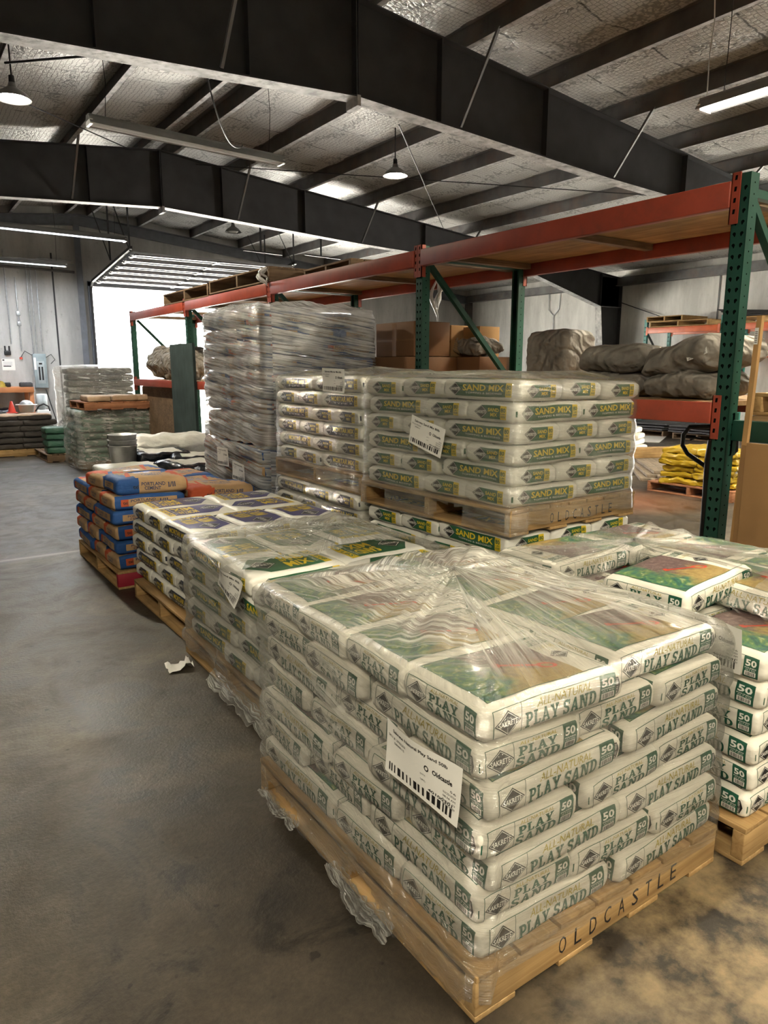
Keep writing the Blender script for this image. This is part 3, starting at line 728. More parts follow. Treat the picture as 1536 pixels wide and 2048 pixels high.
class Print:
    """shapes on one face of a sack, in metres from the face's centre"""
    def __init__(s): s.items = []      # (verts, faces, mat, layer)
    def poly(s, pts, m, layer=0): s.items.append((list(pts), [list(range(len(pts)))], m, layer))
    def rect(s, x0, y0, x1, y1, m, layer=0): s.poly([(x0, y0), (x1, y0), (x1, y1), (x0, y1)], m, layer)
    def frame(s, x0, y0, x1, y1, t, m, layer=0):
        s.rect(x0, y0, x1, y0 + t, m, layer); s.rect(x0, y1 - t, x1, y1, m, layer); s.rect(x0, y0, x0 + t, y1, m, layer); s.rect(x1 - t, y0, x1, y1, m, layer)
    def text(s, txt, x0, y0, x1, y1, m, layer=2, bold=0.0, shear=0.0, rot=False):
        vs, fs, _ = text_polys(txt, bold, shear)
        if rot: s.items.append(([(x1 - v * (x1 - x0), y0 + u * (y1 - y0)) for u, v in vs], fs, m, layer))
        else: s.items.append(([(x0 + u * (x1 - x0), y0 + v * (y1 - y0)) for u, v in vs], fs, m, layer))
    def slab(s, word, x0, y0, x1, y1, m, layer=2):
        ps, _ = slab_polys(word)
        for p in ps: s.poly([(x0 + u * (x1 - x0), y0 + v * (y1 - y0)) for u, v in p], m, layer)
    def barcode(s, x0, y0, x1, y1, m, layer=2, seed=1, vert=True):
        r = random.Random(seed); x = x0
        while x < x1:
            w = (x1 - x0) * r.choice((.02, .03, .05)); s.rect(x, y0, min(x + w, x1), y1, m, layer); x += w + (x1 - x0) * r.choice((.02, .03, .04))
    def diamond(s, cx, cy, w, h, bg, fg, layer=1):
        """the lozenge logo: dark lozenge, light inner line, name across"""
        D = lambda k: [(cx - w / 2 * k, cy), (cx, cy - h / 2 * k), (cx + w / 2 * k, cy), (cx, cy + h / 2 * k)]
        s.poly(D(1), bg, layer)
        o, i = D(.90), D(.84)
        for k in range(4):
            j = (k + 1) % 4
            s.poly([o[k], o[j], i[j], i[k]], fg, layer + 1)
        s.text('SAKRETE', cx - w * .36, cy - h * .11, cx + w * .36, cy + h * .11, fg, layer + 2, 0.02)
    def mesh_into(s, mb, mapper, mats_index, eps, cs, ct):
        bm = bmesh.new()
        for vs, fs, m, layer in s.items:
            bv = [bm.verts.new((x, y, layer)) for x, y in vs]
            for f in fs:
                if len(f) < 3: continue
                try: nf = bm.faces.new([bv[i] for i in f])
                except ValueError: continue
                nf.material_index = mats_index[m]
        xs = [v.co.x for v in bm.verts]; ys = [v.co.y for v in bm.verts]
        for vals, step, ax in ((xs, cs, 0), (ys, ct, 1)):
            a, b = min(vals), max(vals)
            k = math.ceil(a / step) * step
            while k < b:
                co = [0, 0, 0]; no = [0, 0, 0]; co[ax] = k; no[ax] = 1
                bmesh.ops.bisect_plane(bm, geom=bm.verts[:] + bm.edges[:] + bm.faces[:], plane_co=co, plane_no=no)
                k += step
        bm.verts.index_update()
        n = len(mb.v)
        for v in bm.verts: mb.v.append(tuple(mapper(v.co.x, v.co.y, eps + v.co.z * 0.00035)))
        for f in bm.faces:
            f.normal_update()
            idx = [v.index + n for v in f.verts]
            if f.normal.z < 0: idx.reverse()
            mb.f.append(idx); mb.m.append(f.material_index); mb.sm.append(True)
        bm.free()

# ---- the sack itself
class Sack:
    def __init__(s, L, W, T, r, seed, sag=0.0, amp=0.005, crease=0.0015, ears=0.02):
        s.h = Vector((L / 2, W / 2, T / 2)); s.r = r; s.seed = seed; s.sag = sag; s.amp = amp; s.crease = crease; s.ears = ears
    def deform(s, p):
        h = s.h; r = s.r
        q = Vector([max(-(h[i] - r), min(h[i] - r, p[i])) for i in range(3)])
        d = p - q; n = d.length
        if n > 1e-9: d = d * (max(abs(d.x), abs(d.y), abs(d.z)) / n)
        o = q + d
        u, v, w = p.x / h.x, p.y / h.y, p.z / h.z
        o.z *= (1 - 0.15 * min(1, abs(u)) ** 7) * (1 - 0.11 * min(1, abs(v)) ** 7)
        o.y *= 1 + 0.02 * (1 - min(1, w * w)) + s.ears * (min(1, abs(u)) ** 8 - .3)
        o.x *= 1 + 0.012 * (1 - min(1, w * w)) + s.ears * (min(1, abs(v)) ** 8 - .3)
        if s.sag: o.z -= s.sag * (u * u - .35) + s.sag * .4 * v * v
        S = Vector((s.seed * 3.7, s.seed * 1.3, s.seed * 7.1))
        o += mnoise.noise_vector(p * 6 + S) * s.amp + mnoise.noise_vector(Vector((p.x * 14, p.y * 14, p.z * 30)) + S) * s.crease
        return o
    def shell(s, mb, cell=(0.02, 0.02, 0.0125), matf=None):
        h = s.h
        n = [max(4, int(round(2 * h[i] / cell[i]))) for i in range(3)]
        def coord(i, k): return -h[i] + 2 * h[i] * k / n[i]
        idx = {}
        base = len(mb.v)
        def V(i, j, k):
            key = (i, j, k)
            if key not in idx:
                p = Vector((coord(0, i), coord(1, j), coord(2, k)))
                idx[key] = len(mb.v); mb.v.append(tuple(s.deform(p)))
            return idx[key]
        def F(a, b, c, d, cen):
            mb.f.append([V(*a), V(*b), V(*c), V(*d)]); mb.m.append(matf(cen) if matf else 0); mb.sm.append(True)
        for i in range(n[0]):
            for j in range(n[1]):
                for k, fl in ((0, True), (n[2], False)):
                    q = [(i, j, k), (i + 1, j, k), (i + 1, j + 1, k), (i, j + 1, k)]
                    if fl: q.reverse()
                    F(*q, (coord(0, i + .5), coord(1, j + .5), coord(2, k)))
        for i in range(n[0]):
            for k in range(n[2]):
                for j, fl in ((0, False), (n[1], True)):
                    q = [(i, j, k), (i + 1, j, k), (i + 1, j, k + 1), (i, j, k + 1)]
                    if fl: q.reverse()
                    F(*q, (coord(0, i + .5), coord(1, j), coord(2, k + .5)))
        for j in range(n[1]):
            for k in range(n[2]):
                for i, fl in ((0, True), (n[0], False)):
                    q = [(i, j, k), (i, j + 1, k), (i, j + 1, k + 1), (i, j, k + 1)]
                    if fl: q.reverse()
                    F(*q, (coord(0, i), coord(1, j + .5), coord(2, k + .5)))
    def mapper(s, face):
        h = s.h
        def f(a, b, e):
            if face == 'front': p = Vector((a, -(h.y + e), b))
            elif face == 'back': p = Vector((-a, h.y + e, b))
            elif face == 'left': p = Vector((-(h.x + e), -a, b))
            elif face == 'right': p = Vector((h.x + e, a, b))
            else: p = Vector((a, b, h.z + e))
            return s.deform(p)
        return f

# garden picture on the play-sand sack: leaves, dug sand, sand colours by noise
def picture_mat():
    m, nt, out = base_mat('garden_picture_print'); L = nt.links.new
    b = nd(nt, 'ShaderNodeBsdfPrincipled'); b.inputs['Roughness'].default_value = 0.35
    tc = nd(nt, 'ShaderNodeTexCoord'); P = tc.outputs['Object']
    sep = nd(nt, 'ShaderNodeSeparateXYZ'); L(P, sep.inputs[0])
    n1 = nd(nt, 'ShaderNodeTexNoise'); n1.inputs['Scale'].default_value = 9; n1.inputs['Detail'].default_value = 5; n1.inputs['Distortion'].default_value = 1.0; L(P, n1.inputs['Vector'])
    n2 = nd(nt, 'ShaderNodeTexNoise'); n2.inputs['Scale'].default_value = 40; n2.inputs['Detail'].default_value = 6; n2.inputs['Roughness'].default_value = 0.8; L(P, n2.inputs['Vector'])
    wv = nd(nt, 'ShaderNodeTexNoise'); wv.inputs['Scale'].default_value = 16; wv.inputs['Distortion'].default_value = 2.5; wv.inputs['Detail'].default_value = 3; L(P, wv.inputs['Vector'])
    leaf = ramp(nt, wv.outputs[0], [(0.30, (0.015, 0.07, 0.06)), (0.45, (0.04, 0.15, 0.11)), (0.56, (0.10, 0.20, 0.06)), (0.66, (0.30, 0.36, 0.16)), (0.75, (0.45, 0.52, 0.45))])
    sand = ramp(nt, n2.outputs[0], [(0.3, (0.05, 0.032, 0.035)), (0.5, (0.14, 0.09, 0.09)), (0.7, (0.33, 0.25, 0.22))])
    tan = ramp(nt, n2.outputs[0], [(0.3, (0.24, 0.15, 0.04)), (0.7, (0.48, 0.36, 0.14))])
    a = nd(nt, 'ShaderNodeMath', operation='MULTIPLY_ADD'); a.inputs[1].default_value = 0.30; L(n1.outputs[0], a.inputs[0]); L(sep.outputs[0], a.inputs[2])
    f1 = ramp(nt, a.outputs[0], [(0.02, (0, 0, 0)), (0.09, (1, 1, 1))])
    f2n = nd(nt, 'ShaderNodeMath', operation='MULTIPLY_ADD'); f2n.inputs[1].default_value = 0.25; L(n1.outputs[0], f2n.inputs[0]); L(sep.outputs[1], f2n.inputs[2])
    f2 = ramp(nt, f2n.outputs[0], [(0.07, (1, 1, 1)), (0.12, (0, 0, 0))])
    m1 = nd(nt, 'ShaderNodeMix', data_type='RGBA'); L(f2.outputs[0], m1.inputs[0]); L(sand.outputs[0], m1.inputs[6]); L(tan.outputs[0], m1.inputs[7])
    m2 = nd(nt, 'ShaderNodeMix', data_type='RGBA'); L(f1.outputs[0], m2.inputs[0]); L(leaf.outputs[0], m2.inputs[6]); L(m1.outputs[2], m2.inputs[7])
    L(m2.outputs[2], b.inputs['Base Color']); L(b.outputs[0], out.inputs[0]); return m
M['picture'] = picture_mat()

def prints_play(L, W, T):
    hz = T / 2
    pr = {}
    def common(p, hx, long):
        g = 'ink_green'
        x0, x1, y0, y1 = -hx * .93, hx * .95, -hz * .86, hz * .86
        p.frame(x0, y0, x1, y1, 0.0022, g, 0)
        dv = x0 + (0.085 if long else 0.082)
        p.rect(dv, y0, dv + .0016, y1, g, 0)
        p.diamond(x0 + .043, 0 - hz * .05, .080, .072, 'ink_black', 'ink_white', 0)
        bx = x1 - (.058 if long else .047)
        p.rect(bx, y0 + .001, x1 - .001, y1 - .001, g, 0)
        p.text('50', bx + .006, hz * .10, x1 - .007, hz * .62, 'ink_white', 2, 0.03)
        p.text('POUNDS', bx + .005, -hz * .07, x1 - .006, hz * .02, 'ink_white', 2, 0.02)
        p.text('22.7 KG', bx + .008, -hz * .22, x1 - .009, -hz * .12, 'ink_white', 2)
        p.rect(bx + .006, -hz * .64, x1 - .007, -hz * .28, 'ink_white', 1)
        p.barcode(bx + .009, -hz * .60, x1 - .010, -hz * .32, 'ink_black', 2, 3)
        if long:
            p.text('ALL-NATURAL', dv + .05, hz * .24, dv + .235, hz * .70, 'ink_gold', 2, 0.0, 0.2)
            p.slab('PLAY SAND', dv + .012, -hz * .72, bx - .012, hz * .14, g, 2)
        else:
            p.text('ALL-NATURAL', dv + .018, hz * .54, bx - .022, hz * .74, 'ink_gold', 2, 0.0, 0.15)
            p.slab('PLAY', dv + .014, -hz * .08, bx - .022, hz * .46, 'ink_black' if False else 'ink_green', 2)
            p.slab('SAND', dv + .006, -hz * .76, bx - .010, -hz * .16, 'ink_green', 2)
    for f in ('front', 'back'):
        p = Print(); common(p, L / 2 - .02, True)
        x = L / 2 - .02
        if f == 'front':
            p.poly([(x * .94, -hz * .55), (x * .985, -hz * .55), (x * 1.02, 0), (x * .985, hz * .55), (x * .94, hz * .55)], 'ink_black', 0)
            p.text('PULL HERE', x * .95, -hz * .48, x * .98, hz * .48, 'ink_white', 2, 0, 0, True)
        pr[f] = p
    for f in ('left', 'right'):
        p = Print(); common(p, W / 2 - .012, False); pr[f] = p
        p.rect(-W / 2 * .99, -hz * .35, -W / 2 * .955, hz * .25, 'ink_green', 0)
    t = Print()
    a, b = L / 2 * .86, W / 2 * .86
    t.rect(-a, -b, a * .58, b, 'picture', 0)
    t.frame(-a, -b, a, b, .003, 'ink_green', 1)
    # toy spade
    c, s_ = math.cos(-.5), math.sin(-.5)
    R = lambda x, y: (0.02 + x * c - y * s_, -.02 + x * s_ + y * c)
    n = 20
    for i in range(n):
        A = 2 * PI * i / n; B = 2 * PI * (i + 1) / n
        ring = lambda ang, k: R(.055 + .03 * k * math.cos(ang), .019 * k * math.sin(ang))
        t.poly([ring(A, .6), ring(A, 1), ring(B, 1), ring(B, .6)], 'red', 2)
    t.poly([R(-.075, -.006), R(.027, -.006), R(.027, .006), R(-.075, .006)], 'red', 2)
    t.poly([R(-.09, -.013), R(-.072, -.013), R(-.072, .013), R(-.09, .013)], 'red', 2)
    t.diamond(a * .79, 0, .07, .06, 'ink_black', 'ink_white', 2)
    t.text('ALL-NATURAL', a * .62, b * .38, a * .95, b * .52, 'ink_gold', 2)
    t.slab('PLAY SAND', a * .61, b * .60, a * .96, b * .85, 'ink_green', 2)
    pr['top'] = t
    return pr

def prints_mix(L, W, T, ink, word1, word2, sub, topink, toptext):
    hz = T / 2; pr = {}
    def banner(p, hx, long):
        x0, x1 = (-hx * .80, hx * .82) if long else (-hx * .62, hx * .66)
        y0, y1 = -hz * .74, hz * .74
        p.poly([(x0, 0), (x0 + .042, y0), (x1 - .03, y0), (x1 - .03, y1), (x0 + .042, y1)], ink, 0)
        p.diamond(x0 + .043, 0, .088, .078, 'ink_black', 'ink_white', 1)
        p.rect(x1 - .038, y0, x1, y1, 'mix_yellow', 1)
        p.text('80', x1 - .034, hz * .05, x1 - .005, hz * .52, ink, 3, 0.03)
        p.text('LBS', x1 - .032, -hz * .22, x1 - .006, -hz * .04, ink, 3, 0.02)
        p.barcode(x1 - .033, -hz * .54, x1 - .005, -hz * .30, ink, 3, 7)
        tx0, tx1 = x0 + .095, x1 - .05
        if long:
            p.text(word1 + ' ' + word2, tx0, -hz * .14, tx1, hz * .54, 'mix_yellow', 2, 0.025)
            p.text(sub, tx0 + .02, -hz * .46, tx1 - .01, -hz * .27, 'ink_white', 2, 0.0)
        else:
            p.text(word1, tx0 - .008, hz * .06, tx1 + .004, hz * .44, 'mix_yellow', 2, 0.025)
            p.text(word2, tx0 + .008, -hz * .44, tx1 - .006, -hz * .06, 'mix_yellow', 2, 0.025)
    for f in ('front', 'back'):
        p = Print(); banner(p, L / 2, True); pr[f] = p
        if f == 'back': p.rect(-L / 2 * .97, -hz * .35, -L / 2 * .92, hz * .3, ink, 0)
    for f in ('left', 'right'):
        p = Print(); banner(p, W / 2, False); pr[f] = p
    t = Print(); a, b = L / 2 * .8, W / 2 * .80
    t.poly([(-a + .07, -b), (a * .95, -b), (a * .95, b), (-a + .07, b), (-a - .02, 0)], topink, 0)
    t.diamond(-a + .085, 0, .15, .15, 'ink_black', 'ink_white', 1)
    t.text(word1, -a + .19, b * .05, a * .60, b * .78, 'mix_yellow', 2, 0.03)
    t.text(word2, -a + .19, -b * .72, a * .60, -b * .05, 'mix_yellow', 2, 0.03)
    t.text(sub, a * .63, -b * .75, a * .72, b * .75, 'ink_white', 2, 0.0, 0.0, True)
    t.rect(a * .76, -b, a * .96, b, 'mix_yellow', 1)
    t.text('80 LBS', a * .80, -b * .8, a * .92, b * .8, topink, 3, 0.02, 0, True)
    pr['top'] = t
    return pr

def prints_cement(L, W, T):
    hz = T / 2; pr = {}
    p = Print()                                             # front: the tan side with blue lettering
    p.text('PORTLAND', -L * .16, hz * .02, L * .16, hz * .55, 'txt_blue', 1, 0.02)
    p.text('CEMENT', -L * .12, -hz * .62, L * .10, -hz * .08, 'txt_blue', 1, 0.02)
    p.text('I/II', L * .20, -hz * .35, L * .30, hz * .45, 'txt_blue', 1, 0.02)
    p.text('txi', -L * .27, -hz * .4, -L * .20, hz * .2, 'ink_black', 1, 0.02)
    pr['front'] = p
    p = Print()                                             # back: the blue side with a panel
    p.rect(-L * .38, -hz * .5, -L * .28, hz * .55, 'kraft_orange', 0); p.rect(-L * .28, -hz * .5, L * .38, hz * .55, 'kraft', 0)
    p.text('txi', -L * .35, -hz * .2, -L * .29, hz * .25, 'ink_black', 2, 0.02)
    p.text('PORTLAND', -L * .25, hz * .06, L * .08, hz * .45, 'txt_blue', 2, 0.02)
    p.text('CEMENT', -L * .18, -hz * .42, L * .06, -hz * .02, 'txt_blue', 2, 0.02)
    p.text('I/II', L * .14, -hz * .25, L * .25, hz * .35, 'txt_blue', 2, 0.02)
    pr['back'] = p
    for f in ('left', 'right'):
        p = Print()
        p.rect(-W * .30, -hz * .5, W * .30, hz * .5, 'kraft', 0)
        p.text('PORTLAND', -W * .2, hz * .05, W * .2, hz * .38, 'txt_blue', 2, 0.02)
        p.text('CEMENT', -W * .16, -hz * .4, W * .16, -hz * .05, 'txt_blue', 2, 0.02)
        pr[f] = p
    t = Print()
    t.text('PORTLAND', -L * .15, -W * .05, L * .25, W * .12, 'txt_blue', 1, 0.02)
    t.text('CEMENT', -L * .10, -W * .28, L * .2, -W * .1, 'txt_blue', 1, 0.02)
    t.rect(-L * .12, W * .22, -L * .02, W * .36, 'mix_purple', 1); t.rect(L * .02, W * .22, L * .12, W * .36, 'mix_purple', 1)
    t.poly([(L * .24, W * .1), (L * .30, W * .36), (L * .36, W * .36), (L * .30, W * .1)], 'kraft_blue', 1)
    t.poly([(-L * .34, -W * .3), (-L * .27, -W * .3), (-L * .18, W * .36), (-L * .22, W * .36)], 'kraft_orange', 1)
    pr['top'] = t
    return pr

def sack_mesh(name, L, W, T, seed, prints, basem, matf=None, extra=(), faces=('front', 'back', 'left', 'right', 'top'), **kw):
    s = Sack(L, W, T, T * .22, seed, **kw)
    names = [basem] + list(extra)
    for f in faces:
        if prints and f in prints:
            for it in prints[f].items:
                if it[2] not in names: names.append(it[2])
    mi = {n: i for i, n in enumerate(names)}
    mb = MB()
    s.shell(mb, matf=(lambda c: mi[matf(c)]) if matf else None)
    if prints:
        for f in faces:
            if f in prints:
                prints[f].mesh_into(mb, s.mapper(f), mi, 0.0011, 0.02, 0.0125 if f != 'top' else 0.02)
    return mb.mesh(name, [M[n] for n in names])

PS = (0.476, 0.325, 0.099)     # play sand 50 lb
SM = (0.505, 0.318, 0.104)     # mixes 80 lb
PC = (0.52, 0.345, 0.110)       # cement 94 lb
def cement_zone(c):
    x = c[0] + c[1] * .35; 
    if x < -0.175: return 'kraft_blue'
    if c[1] > 0.155 and c[0] < .24: return 'kraft_blue'
    if 0.13 < x < 0.235: return 'kraft_orange'
    return 'kraft'
_p = prints_play(*PS)
MESH_PLAY = [sack_mesh('play_sand_bag', *PS, i + 1, _p, 'bag_white') for i in range(3)]
_p = prints_mix(*SM, 'mix_green', 'SAND', 'MIX', 'TOPPING & BEDDING', 'mix_green', 'SAND MIX')
MESH_SAND = [sack_mesh('sand_mix_bag', *SM, i + 11, _p, 'bag_mix') for i in range(3)]
_p = prints_mix(*SM, 'mix_navy', 'MORTAR', 'MIX', 'TYPE S', 'mix_purple', 'MORTAR MIX')
MESH_MORTAR = [sack_mesh('mortar_mix_bag', *SM, i + 21, _p, 'bag_mix') for i in range(3)]
_p = prints_cement(*PC)
def cement_zone_top(c):
    x = c[0] + c[1] * .35
    if x < -0.165: return 'kraft_blue'
    return 'kraft_orange' if x > 0.175 else 'kraft'
def cement_zone_rev(c):
    x = c[0] + c[1] * .35
    if x > 0.185: return 'kraft_blue'
    return 'kraft_orange' if x < -0.15 else 'kraft'
MESH_CEMENT_TOP = sack_mesh('cement_bag', .52, .345, .125, 37, _p, 'kraft', cement_zone_top, ('kraft_blue', 'kraft_orange'), amp=0.01)
MESH_CEMENT_REV = sack_mesh('cement_bag', .52, .345, .115, 38, _p, 'kraft', cement_zone_rev, ('kraft_blue', 'kraft_orange'), amp=0.01)
MESH_CEMENT = [sack_mesh('cement_bag', *PC, i + 31, _p, 'kraft', cement_zone, ('kraft_blue', 'kraft_orange'), amp=0.006) for i in range(3)]

def place_bag(name, me, F, x, y, z, rz, label, cat, group, rng, tilt=(0, 0), scale=(1, 1, 1), jit=1.0):
    o = bpy.data.objects.new(name, me)
    COL.objects.link(o)
    lm = Matrix.LocRotScale(Vector((x + rng.uniform(-.009, .009) * jit, y + rng.uniform(-.009, .009) * jit, z)),
                            Euler((tilt[0], tilt[1], rz + math.radians(rng.uniform(-1.6, 1.6) * jit))), Vector(scale))
    o.matrix_world = F @ lm
    tag(o, label, cat, group)
    return o

ORD = ['top', 'second', 'third', 'fourth', 'fifth', 'sixth', 'seventh', 'eighth', 'ninth', 'tenth']
def layer_spots(kind, L, W, X, Y):
    """seven sacks to a layer on a pallet X wide and Y deep: (x, y, turned, place)"""
    out = []
    gx = X / 2
    if kind == 0:
        rows = [('front aisle corner', 'front rack-side corner'), ('aisle side behind the corner', 'rack side behind the corner')]
        for r in range(2):
            for c in range(2):
                out.append((gx * (c + .5), W * (r + .5) + .005 * r, 0, rows[r][c]))
        y0 = 2 * W + .01 + L / 2
        for c, nm in enumerate(('rear aisle corner', 'rear middle', 'rear rack-side corner')):
            out.append((X / 3 * (c + .5), y0, 1, nm))
    else:
        for c, nm in enumerate(('front aisle corner', 'front middle', 'front rack-side corner')):
            out.append((X / 3 * (c + .5), L / 2, 1, nm))
        rows = [('aisle side middle', 'rack side middle'), ('rear aisle corner', 'rear rack-side corner')]
        for r in range(2):
            for c in range(2):
                out.append((gx * (c + .5), L + .008 + W * (r + .5) + .005 * r, 0, rows[r][c]))
    return out

def frame_matrix(x, y, z, rz=0.0, tilt=(0, 0)):
    return Matrix.LocRotScale(Vector((x, y, z)), Euler((tilt[0], tilt[1], rz)), None)

def stack(F, dims, meshes, name, cat, desc, phrase, group, layers, toptype, X=1.0, Y=1.19, z0=0.13, pitch=None, seed=1, skip=None, sortrev=False, flip=0.5, jit=1.0, ys=1.0):
    rng = random.Random(seed)
    L, W, T = dims
    pitch = pitch or T - 0.001
    for li in range(layers):                       # li = 0 is the top
        kind = (toptype + li) % 2
        z = z0 + pitch * (layers - 1 - li) + T / 2
        for k, (x, y, turned, place) in enumerate(layer_spots(kind, L, W, X, Y)):
            if skip and skip(li, place): continue
            rz = (PI / 2 if turned else 0) + (PI if rng.random() < flip else 0)
            if name == 'cement_bag': rz = (PI / 2 if turned else 0) + (0 if turned else PI)
            place_bag(name, meshes[(k + li) % len(meshes)], F, x + .01, y * ys + .012, z, rz,
                      '%s, %s, %s layer, %s' % (desc, place, ORD[li], phrase), cat, group, rng,
                      tilt=(math.radians(rng.uniform(-.8, .8) * jit), math.radians(rng.uniform(-.8, .8) * jit)), jit=jit)

# ================================================================ pallets
def make_pallet(name, F, label, X=1.02, Y=1.22, text=None, wood=('pallet_wood', 'pallet_wood_y'), group='wooden pallets', H=0.13, red=False, rot=None):
    """stringers run along local X; the fork openings face -X"""
    root = empty(name)
    root.matrix_world = F
    tag(root, label, 'pallet', group)
    bb, tb = 0.016, 0.018
    def P(nm, mb, mats):
        o = mb.build(nm, mats); o.parent = root; return o
    for i, y in enumerate((0.0, Y / 2 - .02, Y - .04)):
        mb = MB(); mb.box((0.0, y, bb), (X, y + .04, H - tb), 0, bev=0.003)
        mats = [M[wood[0]], M['ink_black']]
        if red and i == 0: mats[0] = M['red_end']
        if text and i == 0:
            p = Print()
            for k, ch in enumerate(text):
                cx = X * (.30 + .48 * k / (len(text) - 1))
                hh = .026; ww = .014
                p.text(ch, cx - ww, bb + .020, cx + ww, bb + .020 + 2 * hh, 'k', 0, 0.0)
            n = len(mb.v)
            p.mesh_into(mb, lambda a, b, e: Vector((a, -0.0006, b)), {'k': 1}, 0, 0.5, 0.5)
        P('stringer', mb, mats)
    nb = 7; w = (X - .012 * (nb - 1)) / nb
    for i in range(nb):
        x = i * (w + .012)
        mb = MB(); mb.box((x, -.002, H - tb), (x + w, Y + .002, H), 0, bev=0.002); P('deck_board', mb, [M[wood[1]]])
    for i in range(4):
        x = (X - w) * i / 3
        mb = MB(); mb.box((x, -.001, 0), (x + w, Y + .001, bb), 0, bev=0.002); P('bottom_board', mb, [M[wood[1]]])
    return root

# ================================================================ stretch film
def make_wrap(name, F, label, box, z0, z1, layers_z, matname, seed, knot=None, top=True, hole=None, cat='stretch wrap', group=None, lower=None, haze_top=0.6, haze_side=0.0, haze_fn=None, pitch=0.1, bulge=0.010, noise_amp=0.012, topamp=0.016, pallet_z=None, base=0.004, flare=0.02):
    x0, x1, y0, y1 = box
    r = 0.07
    W, H = x1 - x0, y1 - y0
    # rounded outline
    pts = []
    def seg(ax, ay, bx, by, n):
        for i in range(n): pts.append((ax + (bx - ax) * i / n, ay + (by - ay) * i / n))
    def arc(cx, cy, a0, n=9):
        for i in range(n):
            a = a0 + PI / 2 * i / n; pts.append((cx + r * math.cos(a), cy + r * math.sin(a)))
    seg(x0 + r, y0, x1 - r, y0, 50); arc(x1 - r, y0 + r, -PI / 2)
    seg(x1, y0 + r, x1, y1 - r, 50); arc(x1 - r, y1 - r, 0)
    seg(x1 - r, y1, x0 + r, y1, 50); arc(x0 + r, y1 - r, PI / 2)
    seg(x0, y1 - r, x0, y0 + r, 50); arc(x0 + r, y0 + r, PI)
    n = len(pts)
    cx, cy = (x0 + x1) / 2, (y0 + y1) / 2
    s_len = [0.0]
    for i in range(n):
        a, b = pts[i], pts[(i + 1) % n]; s_len.append(s_len[-1] + math.hypot(b[0] - a[0], b[1] - a[1]))
    nrm = []
    for i in range(n):
        a, b = pts[i - 1], pts[(i + 1) % n]; d = Vector((b[0] - a[0], b[1] - a[1])).normalized(); nrm.append((d.y, -d.x))
    S = Vector((seed * 5.3, seed * 2.1, seed * 9.7))
    rows = []; uvs = []
    nz = max(6, int((z1 - z0) / 0.016))
    for j in range(nz + 1):
        t = j / nz
        row = []; uvr = []
        for i in range(n):
            zl = z0 if lower is None else lower(pts[i][0], pts[i][1], s_len[i])
            z = zl + (z1 - zl) * t
            nz1 = mnoise.noise(Vector((s_len[i] * 2.2, z * 5, 0)) + S)
            nz2 = mnoise.noise(Vector((s_len[i] * 7, z * 30, 4)) + S)
            off = base + noise_amp * (nz1 + .6) + 0.004 * nz2
            if pallet_z is not None:
                if z < pallet_z + .02: off += flare * min(1, (pallet_z + .06 - z) / .05)
            if z > (pallet_z or -1) + .02:
                ph = ((z - (pallet_z or 0)) / pitch) % 1.0
                off += bulge * (math.sin(PI * ph) - .6)
            zt = 0.0
            if t > 0.93: off -= 0.02 * ((t - .93) / .07) ** 2
            row.append((pts[i][0] + nrm[i][0] * off, pts[i][1] + nrm[i][1] * off, z)); uvr.append((s_len[i], z))
        rows.append(row); uvs.append(uvr)
    if top:
        kx, ky, kz = knot if knot else (cx, cy, z1 + .02)
        nt_ = 26 if top is True else int(26 * top)
        for j in range(1, nt_ + 1):
            t = (j / 26)
            row = []; uvr = []
            for i in range(n):
                bx, by, bz = rows[nz][i]
                tt = t ** 0.9
                px = bx + (kx - bx) * tt; py = by + (ky - by) * tt
                ang = math.atan2(by - ky, bx - kx)
                w = mnoise.noise(Vector((math.cos(ang) * 5.5, math.sin(ang) * 5.5, t * .8)) + S) + .6 * mnoise.noise(Vector((math.cos(ang) * 13, math.sin(ang) * 13, t * 1.2)) + S)
                lum = mnoise.noise(Vector((px * 4, py * 4, 2)) + S)
                env = min(1, t * 5) * (1 - .6 * t)
                z = z1 + (kz - z1) * tt ** 1.5 + topamp * env * (w * 1.1 + lum * .8 + .45)
                z += 0.012 * min(1, t * 6)
                row.append((px, py, z)); uvr.append((t * min(W, H) * .6, 5 + s_len[i] * (.55 - .25 * t)))
            rows.append(row); uvs.append(uvr)
    mb = MB(); vs = [p for row in rows for p in row]; fs = []; fuv = []
    for j in range(len(rows) - 1):
        for i in range(n):
            k = (i + 1) % n
            c = [(rows[j][i][a] + rows[j][k][a] + rows[j + 1][i][a] + rows[j + 1][k][a]) / 4 for a in range(3)]
            if hole and hole(c[0], c[1], c[2], j > nz): continue
            fs.append((j * n + i, j * n + k, (j + 1) * n + k, (j + 1) * n + i))
            ds = s_len[i + 1] - s_len[i]
            def nx(q, jj):
                if jj > nz: return (q[0], q[1] + ds * (.55 - .25 * (jj - nz) / 26))
                return (q[0] + ds, q[1])
            a_, b_ = uvs[j][i], uvs[j + 1][i]
            if j == nz: a_ = (0.0, b_[1])
            fuv.append((a_, nx(a_, j + (1 if j == nz else 0)), nx(b_, j + 1), b_))
    mb.add(vs, fs, 0, True)
    me = mb.mesh(name, M[matname])
    ul = me.uv_layers.new(name='UVMap')
    ha = me.attributes.new('haze', 'FLOAT', 'POINT')
    ha.data.foreach_set('value', [haze_top * min(1, max(0, j - nz) / 5) * (.55 + .9 * (rows[j][i][1] - y0) / H) + (haze_side if j <= nz else 0) + (haze_fn(rows[j][i][0], rows[j][i][1]) if haze_fn else 0) for j in range(len(rows)) for i in range(n)])
    li = 0
    for q in fuv:
        for u in q: ul.data[li].uv = u; li += 1
    bm = bmesh.new(); bm.from_mesh(me)
    bmesh.ops.delete(bm, geom=[v for v in bm.verts if not v.link_faces], context='VERTS')
    bm.to_mesh(me); bm.free()
